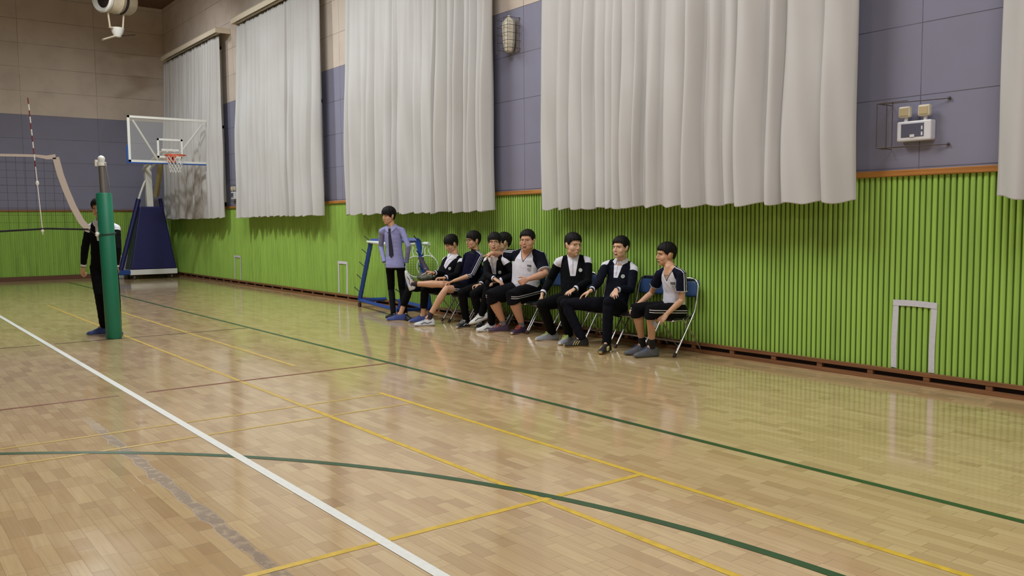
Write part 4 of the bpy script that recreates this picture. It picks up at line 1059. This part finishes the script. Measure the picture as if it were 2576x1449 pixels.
        if top == 'tee':
            def rag(W):
                a = armd(W); da = np.minimum(np.where(a[0][0] > 0, a[0][3], 1), np.where(a[1][0] > 0, a[1][3], 1)); l = np.abs(lx_(W)); u = uu(W)
                kk = P.get('rag', .062)
                return np.minimum(l-(kk+np.clip(.05-u, 0, .2)*.42), np.maximum(.085*ga-da, u+.085))
            F.append((rag, 'reg', dark))
        offs = (-.013, .013) if top == 'tee' else (-.021, 0., .021)
        def strp(W):
            best = np.full(len(W), 9.); dd = np.full(len(W), 9.); mk = np.full(len(W), -1.)
            for s in 'RL':
                sh, el, wr = A[s]; ad = unit(el-sh); o_ = unit((lat if s == 'L' else -lat)*1.0+up*.25+V(P.get('stripe_bias', (0, 0, 0)))); o_ = unit(o_-ad*o_.dot(ad)); e_ = ad.cross(o_)
                t, L, q, d = seg(W, sh, el); t2, L2, q2, d2 = seg(W, J['neck'], sh)
                e2 = unit(fwd) if s == 'L' else unit(fwd)
                e_ = e_*(1 if e_.dot(fwd) > 0 else -1)
                us = (t > 0) & (t < L*1.0); c1 = (W-np.array(sh))@np.array(e_)
                m1 = np.where(us, q@np.array(o_), -1.)
                c2 = (W-np.array(sh))@np.array(fwd); m2 = np.where((~us) & (t2 > .02) & (d2 < .10), (q2@np.array(up)), -1.)
                val = np.where(us, c1, c2); mm = np.where(us, m1, m2); dist = np.minimum(d, d2)
                if top == 'track' and slv[s] < 1:
                    t3, L3, q3, d3 = seg(W, el, wr); inn = (t > L*.98) & (t3 > 0) & (d3 < .08); fd_ = unit(wr-el); o3 = unit(o_-fd_*o_.dot(fd_)); e3 = fd_.cross(o3); e3 = e3*(1 if e3.dot(e_) > 0 else -1)
                    val = np.where(inn, (W-np.array(el))@np.array(e3), val); mm = np.where(inn, q3@np.array(o3), mm)
                upd = dist < best; best = np.where(upd, dist, best); dd = np.where(upd, val, dd); mk = np.where(upd, mm, mk)
            return dd, mk-.012
        F.append((strp, 'str', srgb(222, 222, 230), offs, .0042 if top == 'track' else .0048))
        if top == 'tee':
            def hem(W):
                v_ = np.full(len(W), -1.)
                for s in 'RL':
                    t, L, q, d = seg(W, A[s][0], A[s][1]); e = slv[s]*L; v_ = np.maximum(v_, np.where((t > 0) & (d < .1), t-(e-.012), -1))
                return v_
            F.append((hem, 'reg', srgb(205, 200, 214)))
            def vn(W): return np.minimum(uu(W)-(P.get('vdeep', -.055)+np.abs(lx_(W))*1.75), ff(W)-.0)
            F.append((lambda W: vn(W)+.020, 'reg', dark)); F.append((lambda W: vn(W)+.004, 'reg', srgb(198, 196, 208))); F.append((lambda W: vn(W)-.003, 'reg', skd))
            def low(W): return (Pn(W, up, hm)+0.0, -np.abs(Pn(W, up, hm))+.3)
            F.append((lambda W: (Pn(W, up, hm), ff(W)+1.0), 'str', dark, (-.045,), .003))
    else:
        base_c = srgb(*P.get('shirt', (140, 143, 190)))
        F.append((lambda W: (lx_(W), ff(W)-.03), 'str', srgb(128, 124, 168), (-.014, .014), .0012))
    tm = pattern_mat('cloth_of_'+P['cloth'], base_c, F)
    top_o = organic(P['topname'], tp, .0062, P.get('tsm', 7), tm, r, wrinkle=P.get('wr', .0026), seed=sum(map(ord, key)), fields=F)
    tb = bvh_of(top_o)
    def on_chest(l, u, push=.0):
        o_ = sm+lat*l+up*u+fwd*(.19+.04*(g-1)*5+P.get('belly', 0)*1.5); hit = tb.ray_cast(o_, -fwd); return (hit[0]+fwd*push, hit[1]) if hit[0] else (sm+lat*l+up*u+fwd*.12, fwd)
    # collar
    ck = P.get('collar')
    if ck in ('flat', 'open'):
        b = MB(); vs = []; fs = []; n = 32; c0 = J['neck']+up*.012
        gap = .25 if ck == 'flat' else .42
        rws = ((.000, .026, 1.0), (.010, .030, 1.12), (.030, .008, 1.42), (.046, -.014, 1.62 if ck == 'open' else 1.5))
        for yo in (0, .004):
            for a_, z_, k_ in rws:
                for i in range(n+1):
                    q = gap+(2*math.pi-2*gap)*i/n; fr_ = math.cos(q); pt = max(0, fr_)**3
                    rx = (.056*g**.4+a_*.9)*1.02+yo*.8; ry = (.054*g**.4+a_*.75)+yo*.8
                    vs.append(c0+lat*(math.sin(q)*rx)+fwd*(fr_*ry+.006)+up*(z_-.030*max(0, fr_)-(.05*pt*(a_/.046))+yo))
        m1 = n+1; k0 = len(rws)*m1
        for j in range(len(rws)-1):
            for i in range(n): a_ = j*m1+i; fs += [(a_, a_+1, a_+m1+1, a_+m1), (k0+a_, k0+a_+m1, k0+a_+m1+1, k0+a_+1)]
        for i in range(n): fs.append((i, k0+i, k0+i+1, i+1)); q = (len(rws)-1)*m1+i; fs.append((q, q+1, k0+q+1, k0+q))
        for j in range(len(rws)-1): q = j*m1; fs.append((q, q+m1, k0+q+m1, k0+q)); q += n; fs.append((q, k0+q, k0+q+m1, q+m1))
        MB().add(vs, fs).build('collar', P.get('collar_mat', M['white_cloth']), r)
    elif ck == 'stand':
        b = MB(); c0 = J['neck']
        b.rings([(c0-up*.02, lat, fwd, .085, .075), (c0+up*.01, lat, fwd, .068, .064), (c0+up*.045+fwd*.005, lat, fwd, .062, .060), (c0+up*.048+fwd*.005, lat, fwd, .056, .054)], 24)
        b.build('collar', P.get('collar_mat', M['white_cloth']), r)
    # crest and name tag
    if P.get('crest'):
        for (l, u, kind) in P['crest']:
            p, nn = on_chest(l, u)
            nn = unit(nn*.5+fwd*.5); a1 = unit(up-nn*up.dot(nn)); a2 = nn.cross(a1)
            if kind == 'tag':
                tg = MB().box(p+nn*.002, (1, 1, 1)); tg = MB()
                tg.add([p+nn*z+a2*x*.027+a1*y*.011 for x in (-1, 1) for y in (-1, 1) for z in (-.004, .004)], [(0,1,3,2),(4,6,7,5),(0,4,5,1),(2,3,7,6),(0,2,6,4),(1,5,7,3)])
                t_ = tg.build('name_tag', M['tagdark'], r, smooth=False)
                for q in (-.016, 0, .016):
                    b = MB()
                    pc = p+nn*.0045+a2*q
                    for (x0, y0, x1, y1) in ((-.005, .004, .005, .004), (-.004, -.004, .004, -.004), (0, .004, 0, -.004)): b.tube([pc+a2*x0+a1*y0, pc+a2*x1+a1*y1], .0011, 4)
                    b.build('letter', M['white_cloth'], t_, smooth=False)
            else:
                c_ = MB().lathe(p, nn, [(-.004, .001), (-.004, .023), (.0055, .023), (.0065, .001)], 24).build('crest', M['crest_w' if kind == 'white' else 'crest'], r)
                MB().tube([p+nn*.0065+a1*math.cos(q)*.017+a2*math.sin(q)*.017 for q in [2*math.pi*i/20 for i in range(20)]], .0016, 5, closed=True).build('crest_ring', M['wplast'], c_)
    if P.get('tie'):
        b = MB(); vs = []; fs = []; rows = []
        us = [.012, -.004, -.03, -.03, -.10, -.20, -.30, -.385, -.42]; ws = [.012, .022, .014, .014, .022, .028, .034, .036, .002]
        for u_, w_ in zip(us, ws):
            p, nn = on_chest(-.004, u_+.02)
            if u_ > -.02: p = p+fwd*.004
            rows.append((p, w_))
        prev = None
        for i, (p, w_) in enumerate(rows):
            if prev is not None and (p-prev).dot(fwd) < -.012: p = p+fwd*.012
            prev = p
            for s_, o_ in ((-1, .004), (1, .004), (1, .011), (-1, .011)): vs.append(p+lat*(s_*w_*(1 if o_ < .01 else .8))+fwd*o_)
        for i in range(len(rows)-1):
            for k in range(4): fs.append((4*i+k, 4*i+(k+1) % 4, 4*i+4+(k+1) % 4, 4*i+4+k))
        n_ = 4*(len(rows)-1); fs += [(0, 3, 2, 1), (n_, n_+1, n_+2, n_+3)]
        MB().add(vs, fs).build('necktie', mat('dark_navy_tie', srgb(22, 24, 46), .6), r)
    # ---------------- trousers or shorts
    bt_ = P['bottom']; bp = MB()
    bprof = [(-.20, .12, .10), (-.12, .158, .125), (0, .168, .130), (.08, .158, .12), (.12, .14, .11)] if not stand else [(-.16, .10, .09), (-.10, .13, .10), (0, .138, .104), (.10, .13, .098), (.14, .12, .09)]
    trunk(bp, bprof, .95)
    for s in 'RL':
        hp, kn, an = J['hip'+s], J['kn'+s], J['an'+s]
        if bt_ == 'shorts':
            e = P.get('short_end', 1.04); kd = unit(an-kn); td = unit(kn-hp)
            pts = [hp, hp.lerp(kn, .35), hp.lerp(kn, .75)]; rr = [.100*g, .094*g, .088*g**.9]
            if e >= 1: pts += [kn+td*.012, kn+td*.006+kd*(.07*(e-1)/.04)]; rr += [.080*g**.85, .082*g**.85]
            else: pts[-1] = hp.lerp(kn, min(.72, e-.1)); pts += [hp.lerp(kn, e)]; rr += [.086*g]
            bp.tube(pts, rr, 18)
        else:
            e = P.get('cuff_at', 1.06); k_ = P.get('leg', 1.0)
            bp.tube([hp, hp.lerp(kn, .35), hp.lerp(kn, .78), kn, kn.lerp(an, .2), kn.lerp(an, .6), kn.lerp(an, e)], [(.084 if stand else .098)*g, (.082 if stand else .090)*g*k_, .074*g*k_, .065*g*k_, .064*g*k_, .058*g*k_, .052*g*k_], 18)
            bp.ell(kn, (.065*g*k_,)*3, None, 14, 10)
        bp.ell(hp, ((.070 if stand else .100)*g,)*3, None, 14, 10)
    FB = []
    if P.get('side_stripes'):
        def sst(W):
            best = np.full(len(W), 9.); dd = np.full(len(W), 9.); mk = np.full(len(W), -1.)
            for s in 'RL':
                hp, kn = J['hip'+s], J['kn'+s]; td = unit(kn-hp); o_ = hlat if s == 'L' else -hlat; o_ = unit(o_-td*o_.dot(td)); e_ = td.cross(o_)
                e_ = e_*(1 if e_.z > 0 else -1); t, L, q, d = seg(W, hp, kn)
                upd = d < best; best = np.where(upd, d, best); dd = np.where(upd, (W-np.array(hp))@np.array(e_), dd); mk = np.where(upd, q@np.array(o_), mk)
            return dd, mk-.02
        FB.append((sst, 'str', srgb(200, 200, 206), (-.011, .013), .0042))
    bm_ = pattern_mat('trouser_cloth_of_'+P['cloth'], tuple(q*.62 for q in srgb(*P.get('pants', (17, 17, 21)))[:3])+(1,), FB)
    organic('shorts' if bt_ == 'shorts' else 'trousers', bp, .0068, 7, bm_, r, wrinkle=P.get('bwr', .0022), seed=5+sum(map(ord, key)), fields=FB)
    # ---------------- shoes and socks
    for s in 'RL':
        an, toe = J['an'+s], J['toe'+s]; sp = P['shoes' if 'shoes' in P else 'shoe'+s]
        spec = P.get('foot_up', {}).get(s)
        if spec: f_ = unit(V(spec[0])); u_ = V(spec[1]); u_ = unit(u_-f_*u_.dot(f_)); o0 = an-u_*.09
        else:
            f_ = toe-an; f_.z = 0; f_ = unit(f_); u_ = V((0, 0, 1)); lift = P.get('lift', {}).get(s)
            if lift: # heel raised, toe down
                f_ = unit(f_*math.cos(lift[1])-V((0, 0, 1))*math.sin(lift[1])); u_ = unit(u_-f_*u_.dot(f_)); o0 = an-u_*.09
            else: o0 = V((an.x, an.y, 0))
        s_ = f_.cross(u_)
        def Q(x, y, z): return o0+f_*x+s_*y+u_*z
        k = P.get('shoek', 1.0)
        rs = [(x*k, w_*1.0, h) for x, w_, h in ((-.082, .020, .060), (-.074, .034, .094), (-.048, .041, .108), (-.01, .042, .112), (.03, .041, .110), (.07, .043, .092), (.11, .047, .074), (.15, .048, .062), (.18, .043, .054), (.202, .030, .044), (.216, .012, .030))]
        vs = []; fs = []; n = 18
        for x, w_, h in rs:
            for i in range(n):
                t = 2*math.pi*i/n; c_, s2 = math.cos(t), math.sin(t)
                yy = w_*math.copysign(abs(c_)**.7, c_); zz = .018+(h-.018)*max(0, s2)**.75 if s2 > 0 else .018-.006*abs(s2)
                if s2 > 0: yy *= 1-.30*s2*(h > .06)
                vs.append(Q(x, yy, zz))
        for j in range(len(rs)-1):
            for i in range(n): a_ = j*n+i; b_ = j*n+(i+1) % n; fs.append((a_, b_, b_+n, a_+n))
        fs += [tuple(range(n-1, -1, -1)), tuple(range((len(rs)-1)*n, len(rs)*n))]
        sh = MB().add(vs, fs).build('shoe', sp['upper'], r)
        sd2 = sh.modifiers.new('smooth', 'SUBSURF'); sd2.levels = 1; sd2.render_levels = 1
        vs = []; fs = []; n = 30
        prof = []
        for i in range(n):
            t = 2*math.pi*i/n; x = .067+.150*math.cos(t); wv = (.036+.010*math.cos(t-.3))*math.copysign(abs(math.sin(t))**.75, math.sin(t)); prof.append((x*k, wv))
        for z_, g_ in ((.0, .94), (.004, 1.), (.022, 1.0), (.026, .93)):
            for x, y in prof: vs.append(Q(.067*k+(x-.067*k)*g_, y*g_*1.05, z_+max(0, x-.13)*.12))
        for j in range(3):
            for i in range(n): fs.append((j*n+i, j*n+(i+1) % n, (j+1)*n+(i+1) % n, (j+1)*n+i))
        fs += [tuple(range(n-1, -1, -1)), tuple(range(3*n, 4*n))]
        MB().add(vs, fs).build('sole', sp['sole'], sh)
        if sp.get('laces'):
            b = MB()
            for i in range(5):
                x = .045+.019*i; hgt = .114-(x-.03)*.47
                b.tube([Q(x*k, -.026, hgt-.014), Q((x+.006)*k, -.012, hgt), Q((x+.003)*k, .012, hgt), Q(x*k, .026, hgt-.014)], .0032, 5)
            b.tube([Q(.05, .005, .112), Q(.07, .032, .100), Q(.075, .048, .07)], .0022, 5); b.tube([Q(.05, -.005, .112), Q(.075, -.030, .096), Q(.09, -.040, .07)], .0022, 5)
            b.build('laces', sp['laces'], sh)
        if sp.get('stripes'):
            b = MB()
            for i in range(3):
                for sy in (-1, 1):
                    x = .045+.026*i; b.tube([Q(x*k-.012, sy*.036, .072), Q(x*k+.008, sy*.041, .048), Q(x*k+.02, sy*.044, .028)], .0045, 5)
            b.build('side_stripes', sp['stripes'], sh)
        if sp.get('panel'):
            b = MB(); b.tube([Q(-.03, -.036, .06), Q(.02, -.040, .04), Q(.07, -.044, .055), Q(.12, -.046, .035)], .005, 5); b.tube([Q(-.03, .036, .06), Q(.02, .040, .04), Q(.07, .044, .055), Q(.12, .046, .035)], .005, 5)
            b.build('side_panel', sp['panel'], sh)
        sk = P.get('socks')
        if sk:
            d_ = unit(J['kn'+s]-an); h = sk[1]
            MB().tube([an-u_*.03, an+d_*(h*.5), an+d_*h, an+d_*(h+.004)], [.040, .0385, .0395+.006*(g-1)*3, .037], 16).build('sock', sk[0], r)
    return r, J, dict(lat=lat, up=up, fwd=fwd, H=H)

def shoe(upper, sole, laces=None, **k):
    key = 'shoe_%d_%d_%d' % tuple(upper)
    d = dict(upper=M.setdefault(key, mat('shoe_upper', srgb(*upper), .6, noise=.12, nscale=40)), sole=M.setdefault('sole_%d_%d_%d' % tuple(sole), mat('shoe_sole', srgb(*sole), .6)))
    if laces: d['laces'] = M.setdefault('lace_%d_%d_%d' % tuple(laces), mat('shoe_lace', srgb(*laces), .7))
    for a, c in k.items(): d[a] = M.setdefault('sp_%d_%d_%d' % tuple(c), mat('shoe_trim', srgb(*c), .6))
    return d
DN = (0, 0, -1)
GRP = 'students sitting in a row on the folding chairs'
HB = (.028, .020, .0, -.062)     # bowl fringe down to the brows
person('P7', dict(label='boy laughing in white and navy V-neck shirt and dark shorts on the rightmost chair', group=GRP, cloth='rightmost_boy', sides=.55, face=(68, 0), skin='skin_a', top='tee', topname='sports_shirt',
    sleeve={'R': .62, 'L': .68}, bottom='shorts', side_stripes=True, hair=(.050, .021, .018, -.042), mouth='smile', squint=.5, dark=(24, 28, 50), pants=(18, 18, 24), girth=.92, bow=.03,
    handR=(( .3, .2, -1), .5), handL=((-.5, .3, -.6), .45), crest=[(.075, -.125, 'plain'), (.075, -.085, 'tag')], shoes=shoe((78, 80, 86), (96, 94, 88), (84, 96, 140)), socks=(M['blackc'], .075), head=.99))
person('P6', dict(label='boy leaning back in navy knit top with open white collar, legs apart, striped black shoes', group=GRP, cloth='leaning_boy', lift_tip=dict(tipR=.02, tipL=.035, wrL=.015), sides=.55, face=(38, -2), skin='skin_b', skin_rgb=(220, 178, 148), top='knit', topname='knit_top',
    bottom='trousers', hair=(.056, .021, .020, -.042), mouth='smile', squint=.6, dark=(20, 24, 40), pants=(20, 22, 34), girth=.98, collar='open', placket=(.036, .15), bow=.03,
    handR=((.1, .2, -1), .25), handL=((.2, .3, -1), .35), crest=[(.082, -.125, 'plain')], shoes=shoe((26, 26, 26), (178, 150, 90), None, stripes=(196, 178, 110)), socks=(M['blackc'], .08), head=1.0, wr=.004))
person('P5', dict(label='boy in black knit top with zipped white collar, looking right, shoes with yellow-green laces', group=GRP, cloth='looking_right_boy', lift_tip=dict(tipR=.02, tipL=.03, wrL=.015), sides=.55, face=(-36, 4), skin='skin_b', skin_rgb=(220, 178, 148), top='knit', topname='knit_top',
    bottom='trousers', hair=(.056, .022, .022, -.04), mouth='closed', squint=.8, dark=(15, 18, 24), pants=(14, 15, 20), girth=1.05, collar='stand', placket=(.044, .19), cheek=1.08,
    handR=((.35, .35, -.7), .55), handL=((0, .2, -1), .3), crest=[(.09, -.12, 'white')], shoes=shoe((138, 142, 150), (208, 204, 204), (196, 222, 96)), socks=(M['blackc'], .08), head=1.07))
person('P4', dict(label='stout boy in glasses and white and navy V-neck shirt pointing his right arm', group=GRP, cloth='pointing_boy', sides=.55, face=(24, 0), skin='skin_c', skin_rgb=(212, 160, 132), top='tee', topname='sports_shirt',
    sleeve={'R': .62, 'L': .85}, bottom='shorts', side_stripes=True, hair=(.060, .020, .022, -.04), mouth='open', squint=.7, dark=(22, 25, 44), pants=(17, 17, 24), girth=1.30, arm_girth=1.32, cheek=1.16, belly=.025, rag=.085,
    handR=((-.6, .2, -.5), 1.25, 'point'), handL=((-.7, .6, -.1), .9), crest=[(.085, -.155, 'plain'), (.085, -.11, 'tag')], shoes=shoe((60, 40, 66), (206, 180, 168), (228, 106, 84)), socks=(mat('grey_sock', srgb(120, 118, 126), .8), .11), head=1.06, glasses='gold'))
person('P3', dict(label='boy in black-rimmed glasses leaning forward with crossed legs and white shoes', group=GRP, cloth='bespectacled_boy', lift_tip=dict(tipR=.01), face=(8, 0), skin='skin_b', skin_rgb=(220, 178, 148), top='knit', topname='knit_top',
    bottom='trousers', hair=HB, mouth='open', squint=.7, dark=(15, 17, 23), pants=(15, 16, 21), collar='flat', placket=(.04, .16), girth=.95,
    fix=dict(elL=(16.78, -.40, .74), wrL=(16.70, -.58, .66), tipL=(16.66, -.72, .64)), handR=((.2, .2, -1), .35), handL=((0, 0, -1), .4), crest=[(.085, -.13, 'plain')],
    shoes=shoe((205, 207, 206), (196, 196, 192), (214, 216, 218), panel=(60, 62, 66)), lift={'R': (0, .35)}, socks=(M['blackc'], .08), glasses='glasses', head=.98))
person('P3b', dict(label='boy in dark clothes mostly hidden behind the boy in black-rimmed glasses', group=GRP, cloth='hidden_boy', lift_tip=dict(tipR=.03), face=(78, 0), skin='skin_b', skin_rgb=(220, 178, 148), top='knit', topname='knit_top',
    bottom='trousers', hair=HB, mouth='closed', dark=(15, 17, 23), pants=(15, 16, 21), collar='flat', girth=.95,
    handR=((.2, .1, -1), .8), handL=((0, 0, -1), .4), shoes=shoe((34, 35, 38), (190, 184, 182), (160, 164, 172), panel=(196, 200, 204)), head=.99))
person('P2', dict(label='boy in navy tracksuit top with striped sleeves, one bare leg raised straight out', group=GRP, cloth='tracksuit_boy', face=(58, 2), skin='skin_a', top='track', topname='tracksuit_top',
    sleeve={'R': .35, 'L': .22}, bottom='shorts', short_end=.74, side_stripes=True, hair=HB, mouth='closed', squint=.8, dark=(20, 22, 56), pants=(16, 17, 26), collar='stand', collar_mat=M['blackc'], girth=.97, stripe_bias=(.2, -.5, 0),
    handR=((.1, -.2, -1), .35), handL=((.2, .1, -1), .3), foot_up={'R': ((-.25, -.12, .95), (.75, .66, .1))}, shoes=shoe((198, 202, 206), (186, 180, 172), (44, 52, 84), panel=(50, 60, 96)), socks=(mat('dark_maroon_sock', srgb(44, 30, 40), .8), .06), glasses='glasses', head=1.0))
_, JP1, FP1 = person('P1', dict(label='boy looking down at the grey bag on his lap, wearing blue shoes', group=GRP, cloth='looking_down_boy', face=(62, 22), skin='skin_a', top='knit', topname='knit_top',
    bottom='trousers', cuff_at=.72, hair=(.024, .021, -.002, -.065), mouth='closed', squint=.5, dark=(17, 19, 26), pants=(14, 15, 19), collar='flat', placket=(.038, .15), girth=1.0, leg=.95,
    handR=((.1, .3, -1), .9), handL=((.1, .2, -1), .5), crest=[(.08, -.12, 'plain')], shoes=shoe((44, 64, 132), (176, 168, 178), (40, 54, 110)), head=1.0))
person('P0', dict(label='boy standing in lavender shirt and dark tie, hands in trouser pockets', cloth='standing_boy', face=(52, 6), skin='skin_a', top='shirt', topname='dress_shirt', stand=True,
    bottom='trousers', hair=(.020, .024, -.006, -.062), mouth='closed', squint=.6, pants=(15, 18, 24), girth=.88, leg=.86, collar='flat', collar_mat=mat('lavender_collar', srgb(146, 149, 194), .8), tie=True,
    handR=None, handL=None, socks=(M['blackc'], .08), shoes=shoe((24, 24, 28), (30, 30, 32)), wr=.0018, head=.99))
person('L0', dict(label='boy standing behind the green net post in black knit top and blue shoes', cloth='boy_behind_post', face=(18, 6), skin='skin_a', top='knit', topname='knit_top', stand=True,
    bottom='trousers', hair=(.045, .022, .006, -.06), mouth='closed', dark=(15, 17, 24), pants=(14, 14, 18), girth=.98, collar='flat', placket=(.036, .17), crest=[(.085, -.13, 'plain')],
    handR=((.7, .5, 0), .5), handL=((-.7, 0, 0), .5), shoes=shoe((44, 60, 122), (176, 166, 176), (40, 54, 110)), head=1.0))

# ------------------------------------------------------------------ things held or lying on laps
def lump(name, c, rad, ax, m, seed, label, cat, wr=.02, extra=None):
    t = thing(name, tuple(c), label, cat)
    b = MB(); b.ell(c, rad, ax, 20, 12)
    for q in (extra or []): b.ell(c+q[0], q[1], ax, 14, 8)
    organic('fabric', b, .006, 2, m, t, wrinkle=wr, seed=seed); return t
kc = (JP1['hipR']+JP1['knR']+JP1['hipL']+JP1['knL'])/4
bag_c = V((kc.x-.03, kc.y-.03, .635))
t = lump('cloth_bag', bag_c, (.17, .11, .05), (V((1, 0, 0)), V((0, 1, 0)), V((0, 0, 1))), mat('grey_green_bag_cloth', srgb(86, 92, 80), .8, noise=.3, nscale=14), 3,
     'crumpled grey green bag on the lap of the boy looking down', 'bag', .012, [(V((-.08, 0, .02)), (.08, .07, .04)), (V((.06, .02, .03)), (.07, .06, .04))])
MB().tube([bag_c+V((.02, -.08, .04)), bag_c+V((.05, -.03, .075)), bag_c+V((.09, .02, .06))], .006, 6).build('strap', M['wplast'], t)
u0, u1 = at(1057, 649, 1, -.62), at(1078, 688, 1, -.66)
t = thing('folded_umbrella', tuple(u1), 'dark purple folded umbrella held upright by the boy looking down', 'umbrella')
MB().tube([u0, u0.lerp(u1, .3), u0.lerp(u1, .75), u1], [.026, .034, .038, .030], 12, dome=True).build('canopy', mat('dark_purple_cloth', srgb(60, 48, 72), .75, noise=.2, nscale=30, bump=.6, bscale=50), t)
MB().tube([u0.lerp(u1, .7)+V((0, -.03, 0)), u0.lerp(u1, .72)+V((.03, -.035, .01)), u0.lerp(u1, .7)+V((.045, 0, 0))], .008, 6).build('tie_band', mat('pale_lilac_band', srgb(150, 138, 160), .7), t)
tp_ = V(POSES['P7']['tipL'])
t = thing('mobile_phone', tuple(tp_), 'small silver and black phone in the left hand of the rightmost boy', 'phone')
rm = Matrix.Rotation(.6, 3, 'Y')
MB().box(tp_+V((-.025, -.02, -.005)), (.085, .008, .05), rm).build('phone_body', mat('silver_phone', srgb(160, 160, 170), .3, .5), t, smooth=False, bevel=.003)
